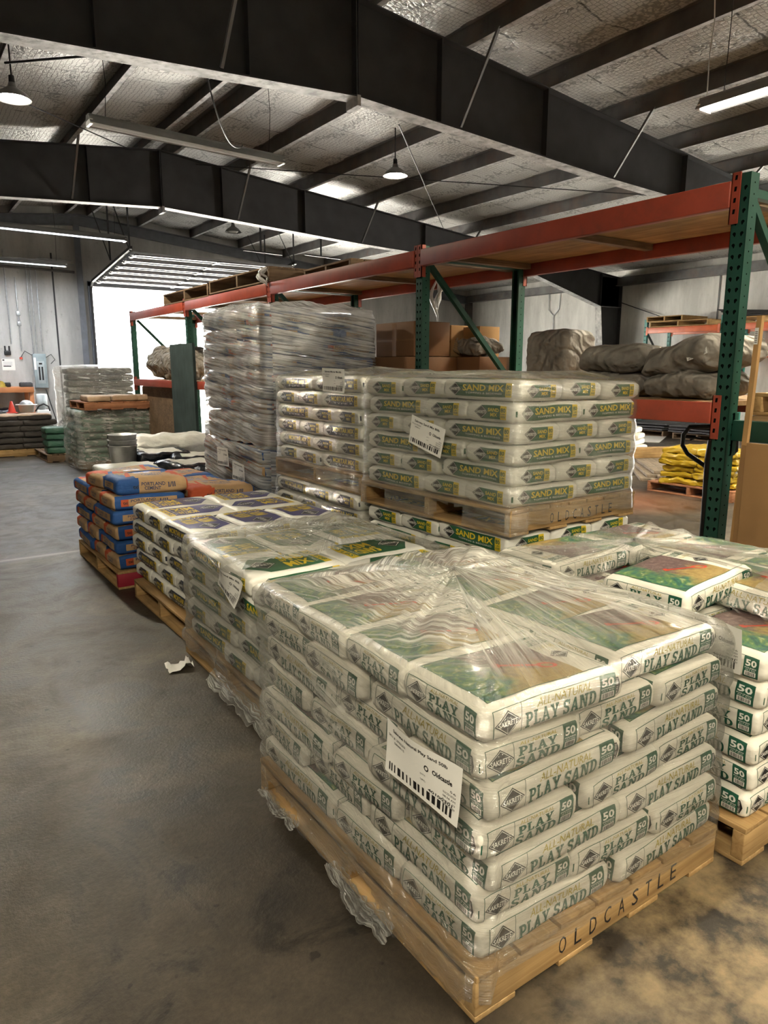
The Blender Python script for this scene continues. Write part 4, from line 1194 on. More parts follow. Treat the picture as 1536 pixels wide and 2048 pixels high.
    o = bpy.data.objects.new(name, me); COL.objects.link(o); o.matrix_world = F
    tag(o, label, cat, group)
    return o

def film_sheet(name, pts_grid, matname, label, cat, group=None, parent=None):
    """a loose piece of film from a grid of points"""
    mb = MB(); nr = len(pts_grid); nc = len(pts_grid[0])
    vs = [p for r in pts_grid for p in r]; fs = []
    for j in range(nr - 1):
        for i in range(nc - 1): fs.append((j * nc + i, j * nc + i + 1, (j + 1) * nc + i + 1, (j + 1) * nc + i))
    mb.add(vs, fs, 0, True)
    me = mb.mesh(name, M[matname]); ul = me.uv_layers.new(name='UVMap'); li = 0
    for f in fs:
        for k in f: ul.data[li].uv = ((k % nc) * .03, (k // nc) * .03); li += 1
    o = bpy.data.objects.new(name, me); link(o, parent)
    if label: tag(o, label, cat, group)
    return o

# ---- paper pallet tag with printing
def pallet_tag(F, w, h, title, label, seed, curl=0.012, big='40100301'):
    nx, ny = 14, 8
    bend = lambda a, b, e: Vector((a, -(0.002 + e) - curl * math.sin(a / w * 5 + seed) * (0.4 + b / h) - curl * .6 * (b / h) ** 2, b))
    mb = MB(); vs = []; fs = []
    for j in range(ny + 1):
        for i in range(nx + 1): vs.append(bend(-w / 2 + w * i / nx, -h / 2 + h * j / ny, 0))
    k = nx + 1
    for j in range(ny):
        for i in range(nx): fs.append((j * k + i, j * k + i + 1, (j + 1) * k + i + 1, (j + 1) * k + i))
    mb.add(vs, fs, 0, True)
    p = Print()
    p.text(title, -w * .38, h * .32, w * .34, h * .40, 'k', 1, 0.02)
    p.text('SKU #: 2932263', -w * .46, h * .21, -w * .18, h * .26, 'k', 1)
    p.text('580801S', -w * .36, h * .13, -w * .2, h * .17, 'k', 1)
    for i in range(10):
        a = 2 * PI * i / 10; b = 2 * PI * (i + 1) / 10; R = h * .055
        p.poly([(w * .10 + R * .6 * math.cos(a), h * .13 + R * .6 * math.sin(a)), (w * .10 + R * math.cos(a), h * .13 + R * math.sin(a)), (w * .10 + R * math.cos(b), h * .13 + R * math.sin(b)), (w * .10 + R * .6 * math.cos(b), h * .13 + R * .6 * math.sin(b))], 'k', 1)
    p.text('Oldcastle', w * .17, h * .09, w * .40, h * .18, 'k', 1, 0.03)
    p.text('QTY:', w * .02, -h * .04, w * .09, -h * .01, 'k', 1); p.text('UPC:', w * .02, -h * .14, w * .09, -h * .11, 'k', 1)
    for i, s_ in enumerate(('56', '03/25/2024', '08:36 AM', 'Run #: 03', '764661140059')):
        p.text(s_, w * (.30 if i else .38), h * (-.02 - .065 * i), w * .45, h * (.015 - .065 * i), 'k', 1)
    p.barcode(-w * .44, -h * .42, w * .42, -h * .27, 'k', 1, seed)
    p.text(big, w * .12, -h * .25, w * .42, -h * .20, 'k', 1, 0.02)
    p.mesh_into(mb, bend, {'k': 1}, 0.0006, w / nx, h / ny)
    o = mb.build('pallet_tag', [M['paper'], M['ink_black']])
    o.matrix_world = F
    return tag(o, label, 'label', 'paper pallet tags')
def face_left(x, y, z, roll=0.0):
    """a frame whose -Y side looks toward -X (the aisle)"""
    return Matrix.Translation((x, y, z)) @ Matrix.Rotation(-PI / 2, 4, 'Z') @ Matrix.Rotation(roll, 4, 'Y')
# ================================================================ the pallets of bags
M['red_end'] = mat('red_painted_wood', (0.30, 0.012, 0.03), 0.6)
# ---- A: foremost pallet of play sand
AX, AY = 1.005, 1.065
FA = frame_matrix(AX, AY, 0)
make_pallet('pallet', FA, 'pine pallet stencilled OLDCASTLE under the foremost play sand stack', Y=1.19, text='OLDCASTLE')
def skip_A(li, place): return li == 0
stack(FA @ Matrix.Translation((.010, -.012, 0)), PS, MESH_PLAY, 'play_sand_bag', 'sand bag', 'white play sand bag', 'foremost pallet', 'play sand bags on the foremost pallet', 7, 0, X=.975, ys=1.045, seed=3, z0=0.131, pitch=0.0955, skip=skip_A, jit=1.8)
rng = random.Random(8)
zt = 0.131 + 0.0955 * 6 + PS[2] / 2
for r in range(4):
    for c in range(2):
        place_bag('play_sand_bag', MESH_PLAY[(r + c) % 3], FA, .252 + .485 * c + .01, .142 + .295 * r + .012 + (.035 if c and r == 0 else 0), zt, 0,
                  'white play sand bag with garden picture up, top layer, %s row, %s side, foremost pallet' % (('front', 'second', 'third', 'rear')[r], ('aisle', 'rack')[c]),
                  'sand bag', 'play sand bags on the foremost pallet', rng, scale=(1, .92, 1.0), tilt=(math.radians(rng.uniform(-2.5, 2.5)), math.radians(rng.uniform(-1, 1))), jit=1.5)
def low_A(x, y, s):
    n = mnoise.noise(Vector((x * 5, y * 5, 1))) * .02
    if x < 0.2 and y > .04:
        d = abs(y - .42)
        return 0.03 + n + .03 * mnoise.noise(Vector((y * 30, 0, 2)))
    return 0.122 + n * .3 if y < .04 and x > .05 else 0.05 + n
def hole_A(x, y, z, top):
    if x < 0.06 and z < 0.115:
        if 0.36 < y < 0.60 and z > 0.035 + .03 * math.sin(y * 40) and z < .105 - .05 * abs(y - .47) / .12: return True
        if 0.86 < y < 1.08 and z > 0.05 and z < .10: return True
    return False
make_wrap('stretch_wrap', FA, 'clear stretch film gathered in radial creases over the foremost play sand stack', (-0.006, 1.016, -0.01, 1.195), 0.04, 0.808, None, 'film', 1,
          knot=(0.52, 0.72, 0.875), hole=hole_A, lower=low_A, pitch=0.0955, pallet_z=0.13, bulge=0.012, noise_amp=0.012, topamp=0.026, flare=.004, haze_top=1.3, haze_fn=lambda x, y: -.75 * max(0, min(1, 1.15 - 2.2 * max(0, y))) * (.45 + .55 * min(1, x + .25)))
# torn film hanging to the floor beside the fork opening
rg = random.Random(4)
for (ya, yb, zb, lab) in ((0.30, 0.62, 0.004, 'torn strip of film hanging to the floor at the front fork opening'), (0.84, 1.10, 0.05, 'small torn film flap below the rear fork opening of the foremost pallet')):
    grid = []
    for j in range(9):
        t = j / 8; row = []
        for i in range(34):
            u = i / 33
            y = ya + (yb - ya) * u + .014 * mnoise.noise(Vector((u * 9, t * 4, 1)))
            edge = 1 - .45 * abs(mnoise.noise(Vector((u * 6, 5, ya))))
            z = .062 + .01 * math.sin(u * 9) - (0.062 - zb) * t * edge * math.sin(PI * min(1, .12 + u * .88)) ** .4
            x = -0.022 - .035 * t * (1 + .5 * mnoise.noise(Vector((u * 6, t * 2, 3)))) + .012 * mnoise.noise(Vector((u * 14, t * 6, 6)))
            row.append(tuple(FA @ Vector((x, y, max(.003, z)))))
        grid.append(row)
    film_sheet('film_scrap', grid, 'film_thick', lab, 'film scrap')
pallet_tag(face_left(0.962, 1.232, 0.607, math.radians(1)), 0.285, 0.145, 'Sakrete Natural Play Sand 50lb', 'white barcode tag on the aisle side of the foremost play sand stack', 2)

# ---- P: second play sand pallet, beside it
FP = frame_matrix(2.075, 1.0, 0)
make_pallet('pallet', FP, 'pine pallet partly hidden behind the foremost one, at the right edge', Y=1.19)
stack(FP @ Matrix.Translation((.02, -.01, 0)), PS, MESH_PLAY, 'play_sand_bag', 'sand bag', 'white play sand bag', 'pallet nearest the rack post', 'play sand bags on the second pallet', 7, 1, X=.97, ys=1.045, seed=13, z0=0.131, pitch=0.0935,
      skip=lambda li, pl: (li == 0 and pl in ('front aisle corner', 'aisle side middle')) or (li > 2 and 'rack-side' in pl and 'rear' in pl))
place_bag('play_sand_bag', MESH_PLAY[1], FP, .27, .47, 0.131 + .0935 * 6 + .085, .06, 'white play sand bag lying end-on and tilted on the pallet nearest the rack post', 'sand bag', 'play sand bags on the second pallet', rng, tilt=(0, -.05))
make_wrap('stretch_wrap', FP, 'crumpled clear film draped over the play sand stack nearest the rack post', (0.0, 1.02, 0.0, 1.19), 0.16, 0.775, None, 'film_clear', 5,
          knot=(0.45, 0.80, 0.83), pitch=0.0935, pallet_z=0.13, topamp=0.035, hole=lambda x, y, z, top: (x < .1 and y < .5 and z < .8) or (y < .05 and z < .68) or (top and x < .42 and .22 < y < .66))
pallet_tag(face_left(2.066, 1.185, 0.705, math.radians(0)), 0.25, 0.15, 'Sakrete Natural Play Sand 50lb', 'white barcode tag on the play sand stack nearest the rack post', 5, 0.02, '40100301')

# ---- B: sand mix, film half torn away
FB = frame_matrix(1.235, 2.50, 0)
make_pallet('pallet', FB, 'pine pallet under the half-unwrapped sand mix stack behind the foremost one', Y=1.22)
stack(FB, SM, MESH_SAND, 'sand_mix_bag', 'mortar bag', 'white green-labelled sand mix bag', 'half-unwrapped pallet', 'sand mix bags on the half-unwrapped pallet', 5, 0, seed=23, z0=0.131, pitch=0.1025,
      skip=lambda li, pl: li == 0 and pl in ('front aisle corner',))
place_bag('sand_mix_bag', MESH_SAND[0], FB, .27, .17, 0.131 + .1025 * 4 + .045, PI + .06, 'sand mix bag with green and yellow top lying uncovered at the torn film', 'mortar bag', 'sand mix bags on the half-unwrapped pallet', rng, tilt=(math.radians(3), 0))
def hole_B(x, y, z, top):
    e = .04 * mnoise.noise(Vector((x * 9, y * 9, z * 9)))
    if top and y < .36 + e + .15 * max(0, x - .5): return True
    if (not top) and y < .40 + e and z > .50 + e and x < .6: return True
    if y < .03 and z > .25 + e: return True
    return False
make_wrap('stretch_wrap', FB, 'clear film torn open along the near side of the sand mix stack', (0.0, 1.02, 0.0, 1.22), 0.03, 0.675, None, 'film', 7,
          knot=(0.7, 0.75, 0.705), pitch=0.1025, pallet_z=0.13, topamp=0.02, hole=hole_B,
          lower=lambda x, y, s: .02 + .03 * mnoise.noise(Vector((x * 8, y * 8, 2))) + (0.06 if y > .7 and x < .1 else 0))
grid = []
for j in range(8):
    t = j / 7
    grid.append([tuple(FB @ Vector((-.035 - .05 * t + .015 * mnoise.noise(Vector((i * .4, t * 5, 2))), -.05 + .75 * i / 39, max(.004, .10 - .095 * t * (.7 + .5 * mnoise.noise(Vector((i * .25, 1, 1)))))))) for i in range(40)])
film_sheet('film_scrap', grid, 'film_thick', 'dusty loose film trailing along the foot of the half-unwrapped pallet', 'film scrap')
pallet_tag(face_left(1.185, 2.93, 0.60, math.radians(20)), 0.2, 0.13, 'Sakrete Sand Mix 80lb', 'crumpled barcode tag on the half-unwrapped sand mix stack', 9, 0.03)

# ---- C: mortar mix, unwrapped
FC = frame_matrix(1.285, 3.80, 0)
make_pallet('pallet', FC, 'pine pallet with open slots under the unwrapped mortar mix stack', Y=1.07)
stack(FC @ Matrix.Translation((.035, 0, 0)), SM, MESH_MORTAR, 'mortar_mix_bag', 'mortar bag', 'white dark-labelled mortar mix bag', 'unwrapped mortar stack', 'mortar mix bags on the unwrapped pallet', 5, 1, seed=33, z0=0.131, pitch=0.1025,
      Y=1.07, skip=lambda li, pl: False)

# ---- D: portland cement, unwrapped, only a few bags in the top layer
FD = frame_matrix(1.235, 5.10, 0)
make_pallet('pallet', FD, 'pine pallet with a red end under the blue and tan cement bags', Y=1.22, red=True)
stack(FD, PC, MESH_CEMENT, 'cement_bag', 'cement bag', 'blue and tan portland cement bag', 'aisle cement pallet', 'portland cement bags beside the aisle', 6, 1, seed=43, z0=0.131, pitch=0.107, Y=1.24,
      skip=lambda li, pl: li == 0 or (li == 1 and pl == 'front rack-side corner'), jit=1.4)
zc = 0.131 + .107 * 5 + .06
for (me, x, y, z, rz, lab) in ((MESH_CEMENT_TOP, .30, .19, zc, 0.05, 'tan portland cement bag with blue and orange ends on top of the aisle stack'),
                           (MESH_CEMENT_REV, .82, .19, zc - .105, .03, 'tan portland cement bag with orange near end, one layer below the top bag'),
                           (MESH_CEMENT[1], .26, .58, zc + .0, PI + .12, 'blue-sided cement bag lying behind the topmost cement bag')):
    place_bag('cement_bag', me, FD, x, y, z, rz, lab, 'cement bag', 'portland cement bags beside the aisle', rng, tilt=(0, math.radians(2)))

# ---- S1: sand mix stacked two pallets high, beside the rack
FS0 = frame_matrix(2.40, 2.42, 0, math.radians(2))
make_pallet('pallet', FS0, 'pine pallet on the floor under the double stack of sand mix', Y=1.22)
stack(FS0, SM, MESH_SAND, 'sand_mix_bag', 'mortar bag', 'white sand mix bag', 'lower double stack', 'sand mix bags in the lower half of the double stack', 6, 1, seed=53, z0=0.131, pitch=0.1025, skip=lambda li, pl: 'rack' in pl and li > 0)
FS1 = frame_matrix(2.405, 2.405, 0.752, math.radians(3), (0, math.radians(0.6)))
make_pallet('pallet', FS1, 'pallet stencilled OLDCASTLE standing on the lower sand mix bags', Y=1.22, text='OLDCASTLE')
stack(FS1, SM, MESH_SAND, 'sand_mix_bag', 'mortar bag', 'white green-labelled sand mix bag', 'upper double stack', 'sand mix bags in the upper half of the double stack', 6, 1, seed=63, z0=0.131, pitch=0.1025)
make_wrap('stretch_wrap', FS1, 'tight clear film around the upper sand mix stack beside the rack', (0.0, 1.02, 0.0, 1.22), 0.0, 0.752, None, 'film', 11,
          knot=(0.55, 0.62, 0.775), pitch=0.1025, pallet_z=0.13, topamp=0.02, flare=.012, haze_side=-.3,
          lower=lambda x, y, s: .0 + .05 * max(0, mnoise.noise(Vector((x * 5, y * 5, 6)))) if x < .1 else .05 + .02 * mnoise.noise(Vector((x * 6, y * 6, 6))),
          hole=lambda x, y, z, top: x < .05 and z < .105 + .0 and (0.30 < y < .52 - .25 * (z - .02) or .95 < y < 1.12))
pallet_tag(face_left(2.345, 2.985, 1.20, math.radians(13)) , 0.285, 0.155, 'Sakrete Sand Mix 80lb', 'white barcode tag tilted on the upper sand mix stack', 3, 0.006)

# ---- S2: mortar mix stacked two pallets high
FT0 = frame_matrix(2.42, 3.78, 0)
make_pallet('pallet', FT0, 'pine pallet on the floor under the double stack of mortar mix', Y=1.22)
stack(FT0, SM, MESH_MORTAR, 'mortar_mix_bag', 'mortar bag', 'white mortar mix bag', 'lower double stack', 'mortar mix bags in the lower half of the double stack', 6, 0, seed=73, z0=0.131, pitch=0.1025, skip=lambda li, pl: 'rack' in pl and li > 0)
FT1 = frame_matrix(2.45, 3.78, 0.752)
make_pallet('pallet', FT1, 'wrapped pallet standing on the lower mortar mix bags', Y=1.22)
stack(FT1, SM, MESH_MORTAR, 'mortar_mix_bag', 'mortar bag', 'white dark-labelled mortar mix bag', 'upper double stack', 'mortar mix bags in the upper half of the double stack', 6, 0, seed=83, z0=0.131, pitch=0.1025, skip=lambda li, pl: 'rack' in pl and li > 1)
make_wrap('stretch_wrap', FT1, 'tight clear film around the upper mortar mix stack', (0.0, 1.02, 0.0, 1.22), 0.0, 0.752, None, 'film', 13,
          knot=(0.5, 0.6, 0.79), pitch=0.1025, pallet_z=0.13, topamp=0.02, flare=.012, haze_side=-.3, lower=lambda x, y, s: -.03 + .05 * mnoise.noise(Vector((x * 5, y * 5, 6))))
make_wrap('stretch_wrap', FT0, 'clear film around the lower mortar mix stack', (0.0, 1.02, 0.0, 1.22), 0.2, 0.73, None, 'film_clear', 14,
          top=False, pitch=0.1025, pallet_z=0.13, flare=.012)
pallet_tag(face_left(2.39, 4.01, 1.475, 0.03), 0.27, 0.15, 'Sakrete Mortar Mix 80lb', 'white barcode tag on the upper mortar mix stack', 4, 0.006)

# ---- S3: tall wrapped cement, two pallets high
FU0 = frame_matrix(2.40, 5.12, 0)
make_pallet('pallet', FU0, 'pallet under the tallest grey wrapped cement tower', Y=1.22)
FU1 = frame_matrix(2.45, 5.14, 0.95)
make_pallet('pallet', FU1, 'pallet with a red end halfway up the tallest wrapped cement tower', Y=1.22, red=True)
skipU = lambda li, pl: pl in ('rear rack-side corner', 'rear middle', 'rack side behind the corner', 'rack side middle')
stack(FU0, PC, MESH_CEMENT, 'cement_bag', 'cement bag', 'wrapped portland cement bag', 'lower cement tower', 'cement bags in the lower half of the wrapped tower', 7, 1, seed=93, z0=0.131, pitch=0.114, Y=1.24, skip=skipU)
stack(FU1, PC, MESH_CEMENT, 'cement_bag', 'cement bag', 'wrapped portland cement bag', 'upper cement tower', 'cement bags in the upper half of the wrapped tower', 8, 0, seed=103, z0=0.131, pitch=0.114, Y=1.24, skip=skipU)
make_wrap('stretch_wrap', FU0, 'thick milky film around the lower half of the cement tower', (-0.01, 1.04, 0.0, 1.27), 0.05, 0.945, None, 'film_grey', 17,
          top=False, pitch=0.114, pallet_z=0.13)
make_wrap('stretch_wrap', FU1, 'thick milky film around the upper half of the cement tower', (-0.01, 1.04, 0.0, 1.27), 0.0, 1.075, None, 'film_grey', 19,
          knot=(0.4, 0.9, 1.14), pitch=0.114, pallet_z=0.13, topamp=0.04, lower=lambda x, y, s: .04 * mnoise.noise(Vector((x * 6, y * 6, 6))))
for (y, z, rl, lab) in ((5.80, 0.81, -.03, 'higher of the two barcode tags on the lower cement tower'), (5.48, 0.715, .04, 'lower of the two barcode tags on the lower cement tower')):
    pallet_tag(face_left(2.345, y, z, rl), 0.25, 0.155, 'Portland Cement I/II 94lb', lab, 6, 0.006, '40100112')
M['red_pallet'] = wood_mat('reddish_pallet_wood', (0.22, 0.085, 0.04), (0.36, 0.17, 0.09), 'X')
M['red_pallet_y'] = wood_mat('reddish_pallet_boards', (0.22, 0.085, 0.04), (0.36, 0.17, 0.09), 'Y')
M['plank'] = wood_mat('grey_planks', (0.16, 0.13, 0.10), (0.28, 0.23, 0.18), 'X')
M['dark_board'] = wood_mat('dark_green_board', (0.02, 0.035, 0.035), (0.04, 0.06, 0.06), 'Z')
M['blue_tarp'] = bag_mat('pale_blue_tarp', (0.35, 0.42, 0.52), .5, .3, .9)
M['film_green'] = film_mat('stretch_film_loose', 0.30, 0.25, sx=6, sz=25)
# ================================================================ pallet rack
FY = [1.975, 4.44, 6.95, 9.47, 12.0]
RXF, RXB, PW, PD, RH = 3.40, 4.40, 0.078, 0.072, 2.44
def post_mesh(flip):
    """C-section post with two rows of teardrop holes on the face and round ones on the sides"""
    mb = MB(); t = 0.0025
    d = PD
    fx = 0 if not flip else d          # face plane
    mb.box((min(fx, fx + (t if not flip else -t)), -PW / 2, 0), (max(fx, fx + (t if not flip else -t)), PW / 2, RH))
    for s in (-1, 1):
        mb.box((0, s * PW / 2 - (t if s > 0 else 0), 0), (d, s * PW / 2 + (0 if s > 0 else t), RH))
        bx = d if not flip else 0
        mb.box((min(bx, bx + (-t if not flip else t)), min(s * PW / 2, s * (PW / 2 - .018)), 0), (max(bx, bx + (-t if not flip else t)), max(s * PW / 2, s * (PW / 2 - .018)), RH))
    e = 0.0006
    z = 0.09
    while z < RH - .03:
        for y in (-.0185, .0185):
            pts = []
            for i in range(10):
                a = 2 * PI * i / 10
                rr = .0085
                py, pz = rr * math.cos(a), rr * math.sin(a)
                if pz < 0: py *= .62; pz *= 1.6
                pts.append((y + py + (-.0025 if pz < 0 else .0) * (1 if y > 0 else -1), z + pz))
            for xx, rev in ((fx - e if not flip else fx + e, not flip),):
                vs = [(xx, a, b) for a, b in pts]
                mb.add(vs, [list(range(10))[::-1] if rev else list(range(10))], 1)
        for s in (-1, 1):
            vs = [(d * .5 + .0045 * math.cos(2 * PI * i / 8), s * (PW / 2 + e), z + .02 + .0045 * math.sin(2 * PI * i / 8)) for i in range(8)]
            mb.add(vs, [list(range(8)) if s < 0 else list(range(8))[::-1]], 1)
        z += 0.0508
    return mb.mesh('post', [M['rack_green'], M['hole']])
POST_F, POST_B = post_mesh(False), post_mesh(True)
mbp = MB(); mbp.box((-.03, -.07, 0), (.10, .07, .008)); mbp.box((0.0, -PW / 2, .008), (.072, PW / 2, .02))
FOOT = mbp.mesh('base_plate', [M['rack_green']])
WHO = ['green rack upright at the right, beside the cardboard sheet', 'green rack upright in front of the brown cartons', 'green rack upright half hidden by the wrapped cement tower',
       'rack upright silhouetted against the dock door with a board leaning on it', 'end upright of the rack, the one farthest toward the dock door']
for i, y in enumerate(FY):
    root = empty('rack_upright', (RXF, y, 0), 0, WHO[i], 'rack upright', 'rack uprights')
    for me, x in ((POST_F, 0), (POST_B, RXB - RXF)):
        o = bpy.data.objects.new('post', me); link(o, root); o.location = (x, 0, 0)
        o = bpy.data.objects.new('base_plate', FOOT); link(o, root); o.location = (x, 0, 0)
    zs = [(0.3, 0.3), (1.28, 1.28)]
    for a, b in ((0.35, 1.15), (1.15, 0.35)):
        pass
    for (za, zb) in ((0.25, 0.25), (0.30, 1.20), (2.34, 1.42), (2.36, 2.36)):
        mb = MB(); mb.beam((PD, 0, za), (RXB - RXF, 0, zb), .038, .038); mb.build('brace', M['rack_green'], root)
def rack_beam(x, y0, y1, ztop, h, front, label, m='rack_orange'):
    root = empty('rack_beam', (x, (y0 + y1) / 2, ztop), 0, label, 'rack beam', 'orange rack beams')
    L = (y1 - y0) / 2 - .0
    s = -1 if front else 1
    mb = MB()
    xa, xb = sorted((s * .022, -s * .03))
    mb.box((xa, -L + .005, -h), (xb, L - .005, 0), 0, bev=.004)
    mb.box((min(-s * .03, -s * .022), -L + .005, -.03), (max(-s * .03, -s * .022), L - .005, -.028))
    mb.build('beam', M[m], root)
    for e in (-1, 1):
        mb = MB()
        a, b = sorted((s * .004, s * .012))
        ya, yb = sorted((e * (L - .006), e * (L + PW / 2 - .002)))
        mb.box((a, ya, -h - .075), (b, yb, .035))
        xa2, xb2 = sorted((s * .012, -s * .03))
        ya2, yb2 = sorted((e * (L - .006), e * (L - .001)))
        mb.box((xa2, ya2, -h - .075), (xb2, yb2, .035))
        # locking slots
        for k, zz in enumerate((.01, -.04, -.09, -.14)):
            yc = (ya + yb) / 2
            xx = s * .0126
            vs = [(xx, yc - .006, zz - .009), (xx, yc + .006, zz - .009), (xx, yc + .004, zz + .012), (xx, yc - .008, zz + .012)]
            mb.add(vs, [(3, 2, 1, 0) if s < 0 else (0, 1, 2, 3)], 1)
        mb.build('end_plate', [M[m], M['hole']], root)
    return root
BN = ['nearest bay', 'bay above the brown cartons', 'bay behind the cement tower', 'bay before the dock door']
for k in range(4):
    y0, y1 = FY[k] + PW / 2, FY[k + 1] - PW / 2
    rack_beam(RXF - .004, y0, y1, 2.41, .118, True, 'upper front orange beam, ' + BN[k])
    rack_beam(RXB + PD + .004, y0, y1, 2.41, .118, False, 'upper rear orange beam, ' + BN[k])
    rack_beam(RXF - .004, y0, y1, 1.385, .105, True, 'lower front orange beam, ' + BN[k])
    rack_beam(RXB + PD + .004, y0, y1, 1.385, .105, False, 'lower rear orange beam, ' + BN[k])
    # deck boards lying across the beams
    n = 2
    if k < 3:
        for j in range(n):
            a = y0 + (y1 - y0) * j / n + .015; b = y0 + (y1 - y0) * (j + 1) / n - .015
            mb = MB(); mb.box((RXF + .03, a, 2.384), (RXB + .045, b, 2.402), 0)
            tag(mb.build('deck_board_panel', M['ply']), '%s plywood deck sheet on the upper beams, %s' % (('nearer', 'farther')[j], BN[k]), 'plywood sheet', 'plywood decks on the upper rack level')
    for j in range(n + 1):
        y = y0 + (y1 - y0) * (j / n) + (.06 if j == 0 else (-.06 if j == n else 0))
        mb = MB(); mb.box((RXF + .03, y - .03, 2.342), (RXB + .04, y + .03, 2.381), 0)
        tag(mb.build('deck_support', M['old_wood']), '%s dark wooden cross bar under the upper deck, %s' % (('near', 'middle', 'far')[j], BN[k]), 'cross bar', 'cross bars under the upper deck')
    mb = MB(); mb.box((RXF + .03, y0 + .02, 1.36), (RXB + .04, y1 - .02, 1.384), 0)
    tag(mb.build('deck_board_panel', M['ply']), 'plywood deck sheet on the lower beams, ' + BN[k], 'plywood sheet', 'plywood decks on the lower rack level')
# the next bay toward the camera, at the right edge of the picture
rack_beam(RXB + PD + .004, -.5, FY[0] - PW / 2, 1.385, .105, False, 'lower rear green beam at the right edge behind the post', 'rack_green')
rack_beam(RXF + .05, -.5, FY[0] - PW / 2, 1.30, .1, True, 'lower front green beam at the right edge behind the post', 'rack_green')
mb = MB(); mb.box((RXF + .08, -.5, 1.30), (RXB + .04, 1.90, 1.32)); tag(mb.build('deck_board_panel', M['ply']), 'plywood deck sheet at the right edge behind the wooden stick', 'plywood sheet')

# ---- pallets on top of the rack
F = frame_matrix(3.37, 8.58, 2.405); make_pallet('pallet', F, 'dark pallet overhanging the rack top at its dock door end', X=1.05, Y=1.66, wood=('old_wood', 'old_wood_y'), H=.15)
F = frame_matrix(3.37, 6.9, 2.42); make_pallet('pallet', F, 'dark pallet on the rack top beside the knotted plastic', X=1.05, Y=1.64, wood=('old_wood', 'old_wood_y'), H=.15)
F = frame_matrix(3.62, 5.75, 2.41, math.radians(-6), (math.radians(1), 0)); make_pallet('pallet', F, 'weathered pallet on the rack top nearest the middle upright', X=1.0, Y=1.1, wood=('old_wood', 'old_wood_y'), H=.12)

# ---- soft bundles and cartons on the shelf
def lump(name, loc, size, rz, label, cat, group, m, seed, r=.4, amp=.022, crease=.008, ears=.03, tilt=(0, 0), cell=.022):
    s = Sack(size[0], size[1], size[2], min(size) * r, seed, amp=amp, crease=crease, ears=ears)
    mb = MB(); s.shell(mb, (cell, cell, cell))
    o = mb.build(name, M[m]); o.matrix_world = Matrix.LocRotScale(Vector((loc[0], loc[1], loc[2] + size[2] / 2)), Euler((tilt[0], tilt[1], rz)), None)
    tag(o, label, cat, group); return o
BG = 'grey tarp bundles on the lower rack shelf'
lump('tarp_bundle', (3.80, 2.83, 1.385), (.42, .42, .15), 0, 'flat grey tarp bundle, lower of the pair beside the sand mix stack', 'tarp bundle', BG, 'tarp', 1)
lump('tarp_bundle', (3.80, 2.84, 1.525), (.46, .46, .16), .05, 'flat grey tarp bundle, upper of the pair beside the sand mix stack', 'tarp bundle', BG, 'tarp', 2)
lump('tarp_bundle', (3.80, 2.36, 1.385), (.45, .42, .15), 0, 'grey tarp bundle, lower of the pair beside the green post', 'tarp bundle', BG, 'tarp', 3)
lump('tarp_bundle', (3.80, 2.34, 1.525), (.5, .48, .16), -.1, 'slanting grey tarp bundle with a paper tag beside the green post', 'tarp bundle', BG, 'tarp', 4, tilt=(-.22, 0), amp=.04)
lump('tarp_bundle', (3.98, 3.55, 1.385), (.30, .37, .43), 0, 'tall boxy grey tarp bundle standing behind the sand mix stack', 'tarp bundle', BG, 'tarp', 5, r=.09, amp=.014, ears=.0)
lump('tarp_bundle', (3.98, 1.45, 1.44), (.6, .7, .11), 0, 'grey tarp bundle at the right edge, lowest of three', 'tarp bundle', BG, 'tarp', 6)
lump('tarp_bundle', (3.98, 1.45, 1.55), (.6, .7, .11), 0, 'grey tarp bundle at the right edge, middle of three', 'tarp bundle', BG, 'tarp', 7)
lump('tarp_bundle', (3.98, 1.42, 1.66), (.6, .7, .13), .06, 'grey tarp bundle at the right edge, topmost of three', 'tarp bundle', BG, 'tarp', 8)
F = frame_matrix(3.55, .95, 1.322); make_pallet('pallet', F, 'low pallet under the tarp bundles at the right edge', X=.9, Y=.95, H=.11)
pallet_tag(Matrix.Translation((3.55, 2.23, 1.63)) @ Matrix.Rotation(-PI / 2, 4, 'Z') @ Matrix.Rotation(-.35, 4, 'Y'), .12, .045, 'Tarp', 'small paper tag on the slanting grey tarp bundle', 8, .003, '20418')
def carton(x0, y0, z0, x1, y1, z1, label, m, tape=True):
    root = empty('carton', ((x0 + x1) / 2, (y0 + y1) / 2, z0), 0, label, 'carton', 'brown cartons on the shelf')
    hx, hy, h = (x1 - x0) / 2, (y1 - y0) / 2, z1 - z0
    mb = MB(); mb.box((-hx, -hy, 0), (hx, hy, h), 0, bev=.004); mb.build('box', M[m], root)
    if tape:
        mb = MB(); mb.box((-hx - .0015, -.03, .0), (-hx - .0002, .03, h * .96)); mb.box((-hx - .0014, -hy * .98, h * .45), (-hx - .0003, hy * .98, h * .5)); mb.build('packing_tape', M['box_tape'], root)
    return root
M['box_tape'] = mat('clear_brown_tape', (0.22, 0.12, 0.06), 0.2, spec=.6)
carton(3.62, 4.79, 1.65, 4.0, 5.34, 1.93, 'large dark brown carton, left of the upright', 'box_dark')
carton(4.08, 4.87, 1.65, 4.40, 5.36, 1.915, 'lighter brown carton with a barcode, right of the upright', 'cardboard')
carton(4.20, 4.64, 1.65, 4.43, 4.85, 1.90, 'brown carton partly hidden behind the barcoded one', 'cardboard', False)
carton(3.5, 4.75, 1.386, 4.05, 5.5, 1.645, 'wide brown carton under the large dark carton', 'box_dark', False)
carton(4.08, 4.50, 1.386, 4.44, 5.4, 1.645, 'low carton under the lighter brown carton', 'box_dark', False)
mb = MB(); p = Print(); p.rect(-.03, -.045, .03, .045, 'w', 0); p.barcode(-.024, -.035, .024, .035, 'k', 1, 4)
